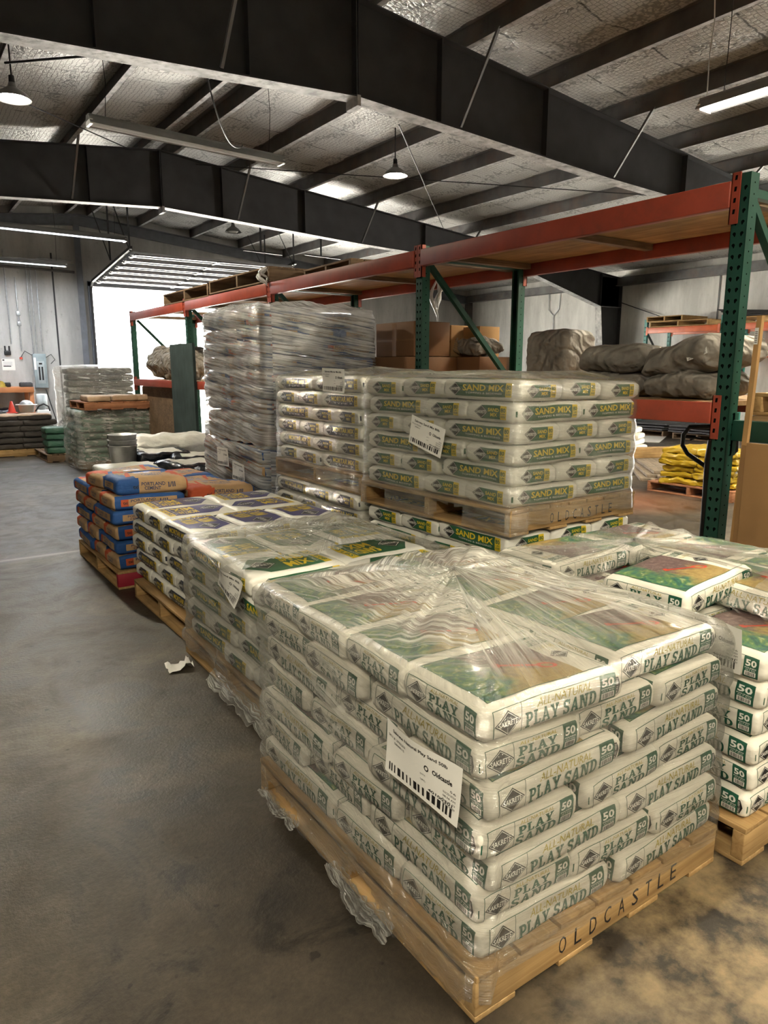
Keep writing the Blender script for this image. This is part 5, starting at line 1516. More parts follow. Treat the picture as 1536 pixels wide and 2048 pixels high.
p.mesh_into(mb, lambda a, b, e: Vector((-e - .001, -a, b)), {'w': 0, 'k': 1}, 0, 1, 1)
lb = mb.build('carton_label', [M['paper'], M['ink_black']]); lb.location = (4.079, 5.05, 1.80); tag(lb, 'white barcode sticker on the lighter brown carton', 'label')
# bundle of leather gloves
root = empty('glove_bundle', (4.25, 4.70, 1.65), 0, 'plastic-wrapped bundle of tan work gloves beside the diagonal brace', 'glove bundle')
s = Sack(.3, .30, .14, .06, 77, amp=.03, crease=.02); mb = MB(); s.shell(mb, (.02, .02, .02)); o = mb.build('bundle', M['tarp'], root); o.location = (0, 0, .08)
M['leather'] = mat('tan_leather', (0.25, 0.17, 0.09), .7, bump=.3)
for k in range(6):
    mb = MB(); a = -.12 + .05 * k
    mb.tube([(-.1, .12 + .01 * k, .04 + .02 * k), (-.14, .2 + .012 * k, .07 + .02 * k), (-.15, .25 + .01 * (k % 3), .06 + .024 * k)], [.022, .02, .012], n=8); mb.build('glove_finger', M['leather'], root)
# white plastic strips tied to the rack
def wad(name, x, y, z, h, w, label, seed):
    mb = MB(); r_ = random.Random(seed)
    for k in range(5):
        pts = []; ph = r_.uniform(0, 6)
        for j in range(9):
            t = j / 8
            pts.append((x + w * .5 * math.sin(ph + t * 3 + k) * math.sin(PI * t), y + w * .5 * math.cos(ph + t * 2.5) * math.sin(PI * t), z - h * t * (0.5 + .1 * k)))
        mb.tube(pts, [.004 + .018 * math.sin(PI * j / 8) * r_.uniform(.4, 1) for j in range(9)], n=7)
    return tag(mb.build(name, M['plastic_white']), label, 'plastic strip')
M['plastic_white'] = mat('white_plastic_strip', (0.72, 0.72, 0.72), .3, bump=.4, bscale=60)
wad('plastic_strip', 3.92, 4.86, 2.30, .40, .09, 'knotted white plastic strip hanging in front of the wall beside the upright', 3)
wad('plastic_strip', 3.37, 6.95, 2.56, .2, .16, 'knotted white plastic strip tied round the rack corner', 5)
# board leaning on the far upright, panel below, sack on the shelf
mb = MB(); mb.box((3.33, 9.1, .0), (3.365, 9.98, 1.87), 0); tag(mb.build('wooden_board', M['dark_board']) if 'dark_board' in M else mb.build('wooden_board', M['old_wood']), 'tall dark board standing against the rack upright before the dock door', 'board')
mb = MB(); mb.box((3.48, 10.0, .0), (3.51, 11.9, 1.27), 0); tag(mb.build('wooden_board', M['old_wood']), 'reddish brown board closing the bay under the far lower beam', 'board')
lump('sack', (3.8, 11.0, 1.385), (.6, 1.5, .5), 0, 'large pale sack on the lower shelf before the dock door', 'sack', None, 'tarp', 31, r=.45, amp=.05)

# ---- cardboard and wooden stick by the right upright
for k, (x, y0, z1, lab) in enumerate(((3.335, 1.05, 1.205, 'large flat cardboard sheet leaning at the right edge, in front'), (3.362, 1.20, 1.19, 'second cardboard sheet just behind the first at the right edge'))):
    mb = MB(); mb.box((x, y0, 0.0), (x + .012, 1.80 + .035 * k, z1), 0, bev=.002)
    tag(mb.build('cardboard_sheet', M['cardboard']), lab, 'cardboard sheet', 'cardboard sheets at the right edge')
root = empty('wooden_stick', (3.385, 1.868, 0), 0, 'long square wooden stick with a white sticker leaning beside the green post', 'wooden stick')
mb = MB(); mb.beam((-.0, -.008, 0.0), (.0, -.050, 1.79), .024, .024, up=Vector((1, 0, 0))); mb.build('stick', M['stick_wood'], root)
mb = MB(); mb.box((-.0128, -.053, 1.66), (-.0122, -.035, 1.735), 0)
for k in range(7): mb.box((-.0134, -.050, 1.668 + .008 * k), (-.0128, -.038, 1.671 + .008 * k), 1)
mb.build('sticker', [M['paper'], M['ink_black']], root)

# ---- pallet jack behind the right upright
root = empty('pallet_jack', (4.35, 2.55, 0), 0, 'black pallet jack with loop handle standing behind the green post', 'pallet jack')
jm = M['black_rubber']
def J(nm, mb, m=jm): return mb.build(nm, m, root)
mb = MB(); mb.tube([(-.05, 0, .22), (-.12, -.04, .6), (-.2, -.08, 1.0), (-.2, -.09, 1.12)], .02, n=10); J('shaft', mb)
mb = MB(); P0 = [(-.18, -.08, .94), (-.20, .06, 1.02), (-.20, .10, 1.07), (-.20, .10, 1.14), (-.20, .06, 1.19), (-.20, -.08, 1.20), (-.20, -.2, 1.19), (-.20, -.25, 1.14), (-.20, -.25, 1.07), (-.2, -.2, 1.02), (-.18, -.09, .94)]
mb.tube(P0, .014, n=10); J('handle_loop', mb)
mb = MB(); mb.tube([(-.2, -.09, 1.12), (-.2, .02, 1.125), (-.2, .05, 1.11)], .008, n=6); J('trigger', mb)
mb = MB(); mb.box((-.10, -.12, .16), (.12, .12, .42), 0, bev=.02); mb.tube([(0.02, 0, .42), (.02, 0, .5)], .05, n=14); J('pump', mb)
for s in (-1, 1):
    mb = MB(); mb.box((.12, s * .27 - .08, .06), (1.3, s * .27 + .08, .11), 0, bev=.01); J('fork', mb, M['rack_orange'])
    mb = MB(); mb.tube([(0, s * .05, .09), (0, s * .11, .09)], .09, n=20); J('wheel', mb)
mb = MB(); mb.box((.06, -.35, .07), (.14, .35, .36), 0, bev=.015); J('frame', mb)
# ================================================================ the far end by the dock door
def sack_set(name, dims, seeds, m, **kw): return [sack_mesh(name, *dims, s, None, m, **kw) for s in seeds]
M['soil_dark'] = bag_mat('dark_paper_sack', (0.065, 0.058, 0.055), .6, .2, .5)
M['soil_tan'] = bag_mat('tan_paper_sack', (0.34, 0.24, 0.16), .6, .2, .5)
M['soil_green'] = bag_mat('green_plastic_sack', (0.05, 0.13, 0.09), .3, .5, .6)
M['soil_black'] = bag_mat('black_plastic_sack', (0.012, 0.014, 0.022), .22, .6, .7)
M['soil_pale'] = bag_mat('pale_plastic_sack', (0.46, 0.46, 0.43), .35, .4, .6)
M['yellow_sack'] = bag_mat('yellow_plastic_sack', (0.34, 0.23, 0.015), .3, .5, .9)
DK = sack_set('soil_bag', (.56, .40, .105), (41, 42, 43), 'soil_dark', amp=.012, crease=.006)
def dk_zone(c): return 'soil_tan' if c[2] > .02 else 'soil_dark'
DK2 = [sack_mesh('soil_bag', .56, .40, .105, s, None, 'soil_dark', dk_zone, ('soil_tan',), amp=.012, crease=.006) for s in (44, 45)]
GRN = sack_set('feed_bag', (.52, .36, .115), (51, 52, 53), 'soil_green', amp=.015, crease=.006)
TAN = sack_set('cement_bag', (.52, .38, .10), (55, 56), 'soil_tan', amp=.01)
# low stack of dark sacks on a pallet at the left edge
F = frame_matrix(0.95, 14.2, 0)
make_pallet('pallet', F, 'pallet with cut notches under the dark paper sacks at the left edge', X=1.52, Y=1.1, group='wooden pallets')
rng = random.Random(17)
for li in range(6):
    n = 3 if li % 2 == 0 else 3
    for k in range(3):
        x = .27 + .50 * k + (0.05 if li % 2 else 0); z = .13 + .103 * (5 - li) + .05
        place_bag('soil_bag', (DK2 if li == 0 else DK)[k % 2], F, x, .24, z, 0, 'dark paper sack, %s layer from top, %s, low stack at the left edge' % (ORD[li], ('left', 'middle', 'right')[k]), 'sack', 'dark paper sacks at the left edge', rng, jit=2.5)
# traffic cone, basin, and more on the dark stack
zt = .13 + .103 * 6
root = empty('traffic_cone', (1.93, 14.75, zt), 0, 'small red traffic cone standing on the dark paper sacks', 'traffic cone')
M['cone_red'] = mat('red_cone_plastic', (0.60, 0.05, 0.03), .4)
mb = MB(); mb.lathe([(.075, .012), (.065, .03), (.02, .21), (.016, .215), (0, .216)], n=20); mb.build('cone', M['cone_red'], root)
mb = MB(); mb.box((-.09, -.09, 0), (.09, .09, .014), 0, bev=.005); mb.build('base', M['cone_red'], root)
root = empty('white_bucket', (2.2, 14.9, zt), 0, 'wide white bucket with a grey domed heap on the dark paper sacks', 'bucket')
mb = MB(); mb.lathe([(0, 0.002), (.12, .002), (.125, .0), (.14, .13), (.185, .132), (.185, .145), (.135, .147), (.12, .02), (0, .02)], n=28); mb.build('bucket', M['pvc_white'], root)
mb = MB(); mb.lathe([(.125, .12), (.11, .17), (.06, .215), (0, .225)], n=24); mb.build('heap', M['galv'], root)
# orange workbench against the back wall
root = empty('workbench', (1.9, 18.35, 0), 0, 'orange painted workbench against the back wall', 'workbench')
bo = mat('orange_bench_paint', (0.50, 0.19, 0.07), .5, dirt=(.1, .06, .04))
mb = MB(); mb.box((-1.0, -.35, 1.02), (.95, .45, 1.14), 0, bev=.006); mb.build('bench_top', bo, root)
for x in (-.95, .85):
    for y in (-.32, .36):
        mb = MB(); mb.box((x, y, 0), (x + .09, y + .07, 1.02), 0, bev=.004); mb.build('leg', bo, root)
mb = MB(); mb.box((-.95, -.3, .42), (.9, .4, .46)); mb.build('shelf', bo, root)
root = empty('hard_hat', (2.18, 18.2, 1.14), 0, 'yellow hard hat lying on the orange workbench', 'hard hat')
mb = MB(); mb.lathe([(.15, 0), (.15, .012), (.125, .02), (.12, .07), (.08, .13), (0, .145)], n=22); mb.build('shell', M['yellow_sack'], root)
mb = MB(); mb.box((-.26, -.1, 0), (-.14, .1, .1), 0, bev=.02); tag(mb.build('tool_case', M['black_rubber'], None, loc=(2.55, 18.25, 1.141)), 'black tool case on the orange workbench', 'tool case')
mb = MB(); mb.box((-.13, -.1, 0), (.13, .1, .09), 0, bev=.012)
for k in range(4): mb.box((-.11 + .06 * k, -.08, .09), (-.075 + .06 * k, .08, .10))
tag(mb.build('parts_tray', M['steel_dark'], None, loc=(2.72, 18.2, 1.141)), 'grey parts tray at the right end of the workbench', 'tray')
for k in range(3):
    lump('tool_bag', (1.3 + .45 * k, 18.3, .46), (.4, .35, .22), 0, ('dark tool bag on the bench shelf, left end', 'dark tool bag on the bench shelf, middle', 'dark tool bag on the bench shelf, right end')[k], 'tool bag', 'dark bags on the bench shelf', 'soil_black', 60 + k, cell=.04)
# white water cooler and hose beside the bench
root = empty('water_cooler', (3.0, 18.1, 0), 0, 'white water cooler beside the orange workbench', 'water cooler')
mb = MB(); mb.box((-.14, -.14, 0), (.14, .14, .62), 0, bev=.02); mb.build('cabinet', M['pvc_white'], root)
mb = MB(); mb.lathe([(.05, .62), (.12, .68), (.125, .95), (.11, .98), (0, .985)], n=22); mb.build('bottle', mat('pale_bottle', (0.6, 0.66, 0.68), .2), root)
mb = MB(); mb.tube([(-.18, -.2, .60), (-.1, -.22, .72), (0, -.22, .76), (.1, -.22, .70), (.12, -.22, .60)], .018, n=8); mb.build('hose_loop', M['black_rubber'], root)
# leaning rod and coil on the wall
mb = MB(); mb.tube([(3.42, 18.45, .0), (3.24, 18.83, 1.06)], .013, n=8); tag(mb.build('steel_bar', M['rod']), 'thin dark bar leaning against the back wall', 'bar')
mb = MB(); mb.tube([(3.62 + .17 * math.cos(a * .35), 18.83 - .004 * a, .184 + .17 * math.sin(a * .35)) for a in range(40)], .012, n=6); tag(mb.build('cable_coil', M['black_rubber']), 'black cable coiled against the back wall', 'cable')
# electrical panel, poster, tools and conduits on the back wall
root = empty('electrical_panel', (3.155, 18.89, 1.10), 0, 'grey electrical panel on the back wall', 'electrical panel')
pg = mat('grey_panel_enamel', (0.30, 0.36, 0.38), .4)
mb = MB(); mb.box((-.14, -.11, 0), (.14, 0, .79), 0, bev=.006); mb.build('enclosure', pg, root)
mb = MB(); mb.box((-.075, -.116, .10), (.085, -.1105, .62), 0, bev=.003); mb.build('door', mat('light_panel_enamel', (0.42, 0.47, 0.48), .4), root)
for sx in (-.03, .035):
    mb = MB(); mb.box((sx - .018, -.119, .18), (sx + .018, -.1165, .49))
    for k in range(9): mb.box((sx - .015, -.124, .185 + .034 * k), (sx + .015, -.1188, .208 + .034 * k))
    mb.build('breaker_row', M['ink_black'], root)
mb = MB(); mb.box((-.03, -.121, .54), (.04, -.1165, .58)); mb.build('main_breaker', M['ink_black'], root)
mb = MB(); mb.box((-.135, -.117, .42), (-.085, -.1105, .70)); mb.build('notice', M['paper'], root)
mb = MB(); p = Print(); p.rect(-.11, -.05, .05, -.025, 'k', 1); p.rect(-.12, .085, -.08, .115, 'k', 1)
for k in range(5): p.rect(-.11, .05 - .02 * k, .08, .056 - .02 * k, 'g', 1)
p.mesh_into(mb, lambda a, b, e: Vector((a, -.004 - e, b)), {'k': 1, 'g': 2}, 0.001, 1, 1)
mb.box((-.135, -.004, -.13), (.135, 0, .13), 0)
tag(mb.build('notice_poster', [M['paper'], M['ink_black'], M['galv']], None, loc=(2.5, 18.895, 1.64)), 'white notice poster on the wall above the workbench', 'poster')
mb = MB(); mb.box((-.07, -.05, 0), (.07, 0, .09), 0, bev=.006); root = mb.build('tool_holder', M['black_rubber'], None, loc=(2.5, 18.895, 1.86)); tag(root, 'black tool holder with two upright handles above the poster', 'tool holder')
for s in (-.045, .045):
    mb = MB(); mb.tube([(s, -.025, .09), (s, -.025, .2)], .018, n=10); mb.build('tool_handle', M['black_rubber'], root)
mb = MB(); mb.box((-.03, -.05, 0), (.03, 0, .05), 0, bev=.004); o = mb.build('wall_socket', M['red'], None, loc=(2.77, 18.895, 1.76)); tag(o, 'small red switch box on the wall between poster and panel', 'switch box')
def conduit(x, z0, z1, label, r=.016, boxes=(), bend=None):
    root = empty('conduit', (x, 18.86, z0), 0, label, 'conduit', 'conduits on the back wall')
    mb = MB(); pts = [(0, 0, 0), (0, 0, z1 - z0)]
    if bend: pts = [(0, 0, 0), (0, 0, z1 - z0 - .06), (bend * .05, 0, z1 - z0 - .012), (bend * .12, 0, z1 - z0), (bend, 0, z1 - z0)]
    mb.tube(pts, r, n=8); mb.build('pipe', M['galv'], root)
    for b in boxes:
        mb = MB(); mb.box((-.04, -.03, b - z0), (.04, .03, b - z0 + .1), 0, bev=.006); mb.build('junction_box', M['galv'], root)
conduit(2.60, 2.1, 4.2, 'thin conduit above the tool holder on the back wall')
conduit(2.80, 1.95, 3.6, 'conduit with two junction boxes left of the panel', boxes=(2.75, 2.52))
conduit(3.05, 1.89, 3.9, 'left of two conduits rising from the panel top', .014)
conduit(3.13, 1.89, 3.9, 'right of two conduits rising from the panel top', .014)
conduit(3.25, 1.95, 4.05, 'conduit bending right near the roof', .014, bend=.8)
mb = MB(); mb.tube([(0.2, 18.86, 3.86), (4.1, 18.86, 3.80)], .03, n=8); tag(mb.build('pipe_run', M['purlin']), 'horizontal pipe run high on the back wall', 'pipe')
mb = MB(); mb.tube([(0.2, 18.85, 4.02), (4.1, 18.85, 3.96)], .016, n=8); tag(mb.build('pipe_run', M['galv']), 'thin upper pipe run high on the back wall', 'pipe')
mb = MB(); mb.tube([(2.77, 18.87, 1.81), (2.86, 18.85, 1.95), (3.0, 18.85, 1.86), (3.05, 18.84, 1.90)], .008, n=6); tag(mb.build('cable', M['black_rubber']), 'black cable looping from the switch box to the panel', 'cable')
mb = MB(); mb.tube([(3.29, 18.84, 1.80), (3.42, 18.84, 1.88), (3.50, 18.84, 1.76), (3.40, 18.84, 1.66)], .008, n=6); tag(mb.build('cable', M['black_rubber']), 'black cable looping on the right of the panel', 'cable')

# wrapped green sacks with a pallet of tan sacks on top, before the dock door
F = frame_matrix(2.42, 11.62, 0)
make_pallet('pallet', F, 'old dark pallet under the wrapped green sacks', X=1.24, Y=1.05, wood=('old_wood', 'old_wood_y'))
for li in range(7):
    for k in range(3):
        for r_ in range(2):
            if r_ == 1 and k == 1: continue
            place_bag('feed_bag', GRN[(li + k) % 3], F, .21 + .40 * k, .27 + .51 * r_, .13 + .112 * (6 - li) + .055, PI / 2, 'green sack under milky film, %s layer, %s %s of the wrapped stack' % (ORD[li], ('front', 'rear')[r_], ('left', 'middle', 'right')[k]), 'sack', 'wrapped green sacks before the dock door', rng, jit=2)
make_wrap('stretch_wrap', F, 'milky film around the green sacks before the dock door', (-.02, 1.24, -.01, 1.06), .03, .93, None, 'film_green', 23, top=False, pitch=.112, pallet_z=.13, noise_amp=.03) if 'film_green' in M else make_wrap('stretch_wrap', F, 'milky film around the green sacks before the dock door', (-.02, 1.24, -.01, 1.06), .03, .93, None, 'film_thick', 23, top=False, pitch=.112, pallet_z=.13, noise_amp=.03)
F2 = frame_matrix(2.50, 11.55, .925)
make_pallet('pallet', F2, 'pallet lying on top of the wrapped green sacks', X=1.35, Y=1.05, H=.12, wood=('red_pallet', 'red_pallet_y'))
for k in range(3):
    place_bag('cement_bag', TAN[k % 2], F2, .22 + .40 * k, .27, .17, PI / 2 if k == 0 else 0.0, 'tan paper sack on the raised pallet, %s' % ('left one', 'middle one', 'right one')[k], 'cement bag', 'tan sacks on the raised pallet', rng, scale=(1, .9, 1) if k == 0 else (.75, 1, 1))
# taller wrapped dark stack behind it
F = frame_matrix(2.70, 13.55, 0)
make_pallet('pallet', F, 'pallet under the taller dark stack before the dock door', X=1.1, Y=1.05, wood=('old_wood', 'old_wood_y'))
for li in range(13):
    for k in range(2):
        place_bag('soil_bag', DK[(li + k) % 3], F, .28 + .55 * k, .22, .13 + .11 * (12 - li) + .055, 0, 'dark sack, layer %d down, %s half of the taller dark stack' % (li + 1, ('left', 'right')[k]), 'sack', 'dark sacks in the taller stack', rng, jit=1.5)
make_wrap('stretch_wrap', F, 'milky film around the taller dark stack', (-.04, 1.12, -.03, 1.02), .1, 1.585, None, 'film', 29, pitch=.11, pallet_z=.13, noise_amp=.03)
# green sacks low at the left of the wrapped stack
F = frame_matrix(2.16, 13.0, 0)
make_pallet('pallet', F, 'old dark pallet on the floor at the left of the wrapped green sacks', X=.62, Y=1.6, wood=('old_wood', 'old_wood_y'))
for li in range(4):
    place_bag('feed_bag', GRN[li % 3], F, .30, .30, .13 + .112 * (3 - li) + .055, 0, 'bright green sack, %s of the small open green stack' % ('top', 'second', 'third', 'bottom')[li], 'sack', 'small stack of green sacks', rng, jit=2)

# between cement and dock door: pails, white and black sacks
F = frame_matrix(1.68, 6.85, 0)
make_pallet('pallet', F, 'pallet under the white and black sacks behind the cement stack', X=1.25, Y=1.22, wood=('old_wood', 'old_wood_y'))
PALE = sack_set('sack', (.58, .40, .12), (61, 62), 'soil_pale', amp=.015, crease=.006)
BLK = [sack_mesh('sack', .60, .42, .13, s, None, 'soil_black', lambda c: 'soil_pale' if (c[2] > .05 and abs(c[0]) < .2 and abs(c[1]) < .15) else 'soil_black', ('soil_pale',), amp=.02, crease=.01) for s in (63, 64)]
for li in range(3):
    for k in range(2):
        for r_ in range(2):
            dark = k == 1
            place_bag('sack', (BLK if dark else PALE)[(li + r_) % 2], F, .31 + .62 * k, .24 + .56 * r_, .13 + .118 * (2 - li) + .06, 0, '%s sack, %s layer, %s row of the stack behind the cement' % (('pale', 'black')[k], ORD[li], ('front', 'rear')[r_]), 'sack', 'sacks behind the cement stack', rng, jit=2)
for (x, y, z, rz, lab) in ((.85, .25, .56, .3, 'black and white plastic sack on top, nearest the cement'), (1.10, .75, .57, -.2, 'black and white plastic sack on top, beside the cement tower'), (.75, .98, .61, .1, 'black and white plastic sack on top, behind the other two')):
    place_bag('sack', BLK[0], F, x, y, z, rz, lab, 'sack', 'black and white sacks on top', rng, tilt=(.06, .03))
place_bag('sack', PALE[0], F, .26, .45, .55, .1, 'cream sack lying in front of the pails', 'sack', None, rng)
for k in range(3):
    root = empty('galvanised_pail', (2.02, 7.72, .485 + .055 * k), 0, ('galvanised pail, bottom one of the nested pails', 'galvanised pail, middle one of the nested pails', 'galvanised pail, top one of the nested pails')[k], 'pail', 'nested galvanised pails')
    mb = MB(); mb.lathe([(0, .004), (.105, .004), (.108, 0), (.116, .05), (.119, .052), (.119, .058), (.142, .27), (.148, .272), (.148, .282), (.138, .282), (.113, .02), (0, .02)], n=32); mb.build('pail', M['galv'], root)
    mb = MB(); mb.tube([(.145 * math.cos(a), .145 * math.sin(a), .262 - .05 * math.sin(a) if True else 0) for a in [PI * i / 12 for i in range(13)]], .004, n=6); mb.build('bail_handle', M['rod'], root)
F = frame_matrix(2.15, 8.05, 0)
make_pallet('pallet', F, 'pallet under the big pale wrapped sack', X=1.1, Y=1.1, wood=('old_wood', 'old_wood_y'))
for li in range(3):
    for k in range(2):
        place_bag('sack', PALE[k], F, .3 + .55 * k, .25, .13 + .118 * (2 - li) + .06, 0, 'pale sack under the big wrapped one, %s layer, %s' % (ORD[li], ('left', 'right')[k]), 'sack', 'pale sacks under the big one', rng, scale=(.9, 1.1, 1))
lump('sack', (2.72, 8.4, .48), (1.05, .62, .31), .0, 'big pale plastic-wrapped sack behind the black sacks', 'sack', None, 'soil_pale', 71, r=.45, amp=.03)
lump('sack', (3.12, 7.55, .0), (.3, .3, .85), .0, 'dark bag standing between the pale sack and the cement tower', 'sack', None, 'soil_black', 72, r=.3, amp=.03)
# scrap of paper on the floor by the half-unwrapped pallet
g = [[(1.06 + .019 * i + .012 * mnoise.noise(Vector((i * 1.3, j * 1.3, 1))), 3.47 + .018 * j + .012 * mnoise.noise(Vector((i * 1.3, j * 1.3, 5))), .006 + .07 * abs(mnoise.noise(Vector((i * .9, j * .9, 3))))) for i in range(8)] for j in range(6)]
mb = MB(); mb.add([p for r in g for p in r], [(j * 8 + i, j * 8 + i + 1, (j + 1) * 8 + i + 1, (j + 1) * 8 + i) for j in range(5) for i in range(7)], 0, True)
tag(mb.build('paper_scrap', M['paper']), 'crumpled white scrap on the floor beside the half-unwrapped pallet', 'paper scrap')
# ================================================================ beyond the rack
F = frame_matrix(8.05, 4.45, 0, math.radians(2))
make_pallet('pallet', F, 'reddish pallet under the yellow sacks beyond the rack', X=1.05, Y=1.12, wood=('red_pallet', 'red_pallet_y')) if 'red_pallet' in M else make_pallet('pallet', F, 'reddish pallet under the yellow sacks beyond the rack', X=1.05, Y=1.12)
YEL = sack_set('yellow_sack', (.62, .46, .085), (81, 82, 83), 'yellow_sack', amp=.02, crease=.014, ears=.06)
rng = random.Random(29)
for li in range(6):
    for k in range(2):
        place_bag('yellow_sack', YEL[(li + k) % 3], F, .36, .29 + .48 * k, .13 + .074 * (5 - li) + .042, (0 if (li + k) % 2 else PI), 'yellow sack, %s of six, %s column on the far pallet' % (('topmost', 'second', 'third', 'fourth', 'fifth', 'lowest')[li], ('right', 'left')[k]), 'sack', 'yellow sacks on the far pallet', rng, jit=4, tilt=(rng.uniform(-.05, .05), rng.uniform(-.04, .04)))
# planks
for k in range(9):
    mb = MB(); mb.box((-1.6, -.07, 0), (1.6, .07, .04), 0, bev=.003)
    o = mb.build('timber_plank', M['plank'] if 'plank' in M else M['old_wood'])
    lay, col_ = divmod(k, 3)
    o.matrix_world = Matrix.Translation((9.85 + .1 * lay, 6.75 + .19 * col_ + .03 * lay, .0 + .041 * lay)) @ Matrix.Rotation(math.radians(42 + 2 * lay), 4, 'Z')
    tag(o, 'grey plank, %s of the three in the %s layer on the floor' % (('first', 'second', 'third')[col_], ('bottom', 'middle', 'top')[lay]), 'plank', 'planks on the floor beyond the rack')
mb = MB(); mb.box((-.6, -.1, 0), (.6, .1, .16), 0, bev=.004); o = mb.build('timber_beam', M['pallet_wood']); o.matrix_world = Matrix.Translation((10.35, 7.05, .125)) @ Matrix.Rotation(math.radians(-25), 4, 'Z'); tag(o, 'short thick timber lying behind the yellow sacks', 'timber')
# white sacks in a narrow pile
WH = sack_set('sack', (.5, .36, .1), (85, 86), 'bag_white', amp=.01)
F = frame_matrix(9.95, 7.25, 0)
mb = MB(); mb.box((9.9, 7.2, 0), (10.6, 7.9, .1), 0); tag(mb.build('wooden_block', M['old_wood']), 'dark block under the small pile of white sacks', 'block')
for li in range(5):
    place_bag('sack', WH[li % 2], F, .3, .28, .1 + .098 * (4 - li) + .05, .3, 'white sack, %s of the small pile beyond the sand mix' % ('top', 'second', 'third', 'fourth', 'bottom')[li], 'sack', 'small pile of white sacks', rng, jit=4)
# flat sheet on the floor
mb = MB(); mb.box((-.75, -.45, 0), (.75, .45, .012)); o = mb.build('white_sheet', M['pvc_white']); o.matrix_world = Matrix.Translation((13.9, 9.9, .002)) @ Matrix.Rotation(.5, 4, 'Z'); tag(o, 'flat pale sheet lying on the far floor', 'sheet')
# low piles of dark mats on pallets along the right wall
M['mat_dark'] = mat('dark_rubber_mat', (0.035, 0.033, 0.036), .7, bump=.2)
for q, (x, y) in enumerate(((14.6, 8.4), (14.7, 9.9), (14.6, 11.4), (15.1, 12.6))):
    F = frame_matrix(x, y, 0)
    make_pallet('pallet', F, 'far pallet under dark mats, %s along the right wall' % ('nearest', 'second', 'third', 'farthest')[q], X=1.1, Y=1.2, wood=('old_wood', 'old_wood_y'))
    for k in range(3):
        mb = MB(); n = 10; vs = []; 
        for j in range(n + 1):
            for i in range(n + 1):
                vs.append((-.62 + 1.24 * i / n, -.66 + 1.32 * j / n, .02 * mnoise.noise(Vector((i * .4, j * .4, q * 3 + k)))))
        top = [(a, b, c + .03) for a, b, c in vs]; N = n + 1
        fs = [(j * N + i, (j + 1) * N + i, (j + 1) * N + i + 1, j * N + i + 1) for j in range(n) for i in range(n)]
        mb.add(vs, fs, 0, True); mb.add(top, [f[::-1] for f in fs], 0, True)
        ring = [i for i in range(N)] + [j * N + n for j in range(1, N)] + [n * N + i for i in range(n - 1, -1, -1)] + [j * N for j in range(n - 1, 0, -1)]
        b0 = len(mb.v); mb.v += [vs[i] for i in ring] + [top[i] for i in ring]; R = len(ring)
        for i in range(R): mb.f.append([b0 + i, b0 + (i + 1) % R, b0 + R + (i + 1) % R, b0 + R + i]); mb.m.append(0); mb.sm.append(False)
        o = mb.build('rubber_mat', M['mat_dark']); o.matrix_world = F @ Matrix.Translation((.55, .6, .15 + .06 * k)) @ Matrix.Rotation(.06 * (k - 1), 4, 'Z')
        tag(o, 'dark mat, %s of three on the %s far pallet along the wall' % (('lowest', 'middle', 'topmost')[k], ('nearest', 'second', 'third', 'farthest')[q]), 'mat', 'dark mats along the right wall')
# far rack on the right wall
M['rack_teal'] = mat('teal_rack_paint', (0.03, 0.20, 0.16), .45)
M['rack_orange2'] = mat('bright_orange_rack_paint', (0.55, 0.12, 0.04), .45)
for i, y in enumerate((11.0, 9.05, 7.1)):
    root = empty('rack_upright', (15.3, y, 0), 0, ('farthest teal upright of the rack along the right wall', 'middle teal upright of the rack along the right wall', 'nearest teal upright of the rack along the right wall')[i], 'rack upright', 'teal uprights along the right wall')
    for x in (0, .95):
        mb = MB(); mb.box((x, -.04, 0), (x + .06, .04, 2.7), 0)
        z = .1
        while z < 2.6:
            mb.add([(x - .001, -.02, z), (x - .001, -.006, z), (x - .001, -.006, z + .03), (x - .001, -.02, z + .03)], [(3, 2, 1, 0)], 1)
            mb.add([(x - .001, .006, z), (x - .001, .02, z), (x - .001, .02, z + .03), (x - .001, .006, z + .03)], [(3, 2, 1, 0)], 1); z += .1
        mb.build('post', [M['rack_teal'], M['hole']], root)
    for za, zb in ((2.4, 1.5), (1.4, .4), (.3, .3), (2.45, 2.45)):
        mb = MB(); mb.beam((.06, 0, za), (.95, 0, zb), .035, .035); mb.build('brace', M['steel_dark'], root)
for k, (ya, yb) in enumerate(((9.09, 10.96), (7.14, 9.01))):
    for z, nm in ((2.50, 'upper'), (1.92, 'lower')):
        for x, fr in ((15.29, 'front'), (16.3, 'rear')):
            mb = MB(); mb.box((x - .02, ya, z - .13), (x + .03, yb, z), 0, bev=.004)
            for s in ((ya, ya + .05), (yb - .05, yb)): mb.box((x - .024, s[0], z - .17), (x - .02, s[1], z + .02))
            tag(mb.build('rack_beam', M['rack_orange2']), '%s %s orange beam of the wall rack, %s bay' % (nm, fr, ('farther', 'nearer')[k]), 'rack beam', 'orange beams of the wall rack')
    F = frame_matrix(15.22, ya + .25, 2.505); make_pallet('pallet', F, 'pallet on top of the wall rack, lower one, %s bay' % ('farther', 'nearer')[k], X=1.05, Y=1.5, H=.13, wood=('pallet_wood', 'pallet_wood_y'))
F = frame_matrix(15.25, 10.0, 2.635); make_pallet('pallet', F, 'second pallet stacked on top of the wall rack, farther bay', X=1.0, Y=.95, H=.12)
for k in range(4):
    mb = MB(); mb.box((-.5, -.8, 0), (.5, .8, .018)); o = mb.build('dark_sheet', M['mat_dark']); o.matrix_world = Matrix.Translation((15.8, 8.1 + .12 * k, 2.645 + .03 * k)) @ Euler((.02 * k, .02, .1 * k)).to_matrix().to_4x4()
    tag(o, 'dark flat sheet on top of the wall rack, %s of four' % ('lowest', 'second', 'third', 'topmost')[k], 'sheet', 'dark sheets on the wall rack')
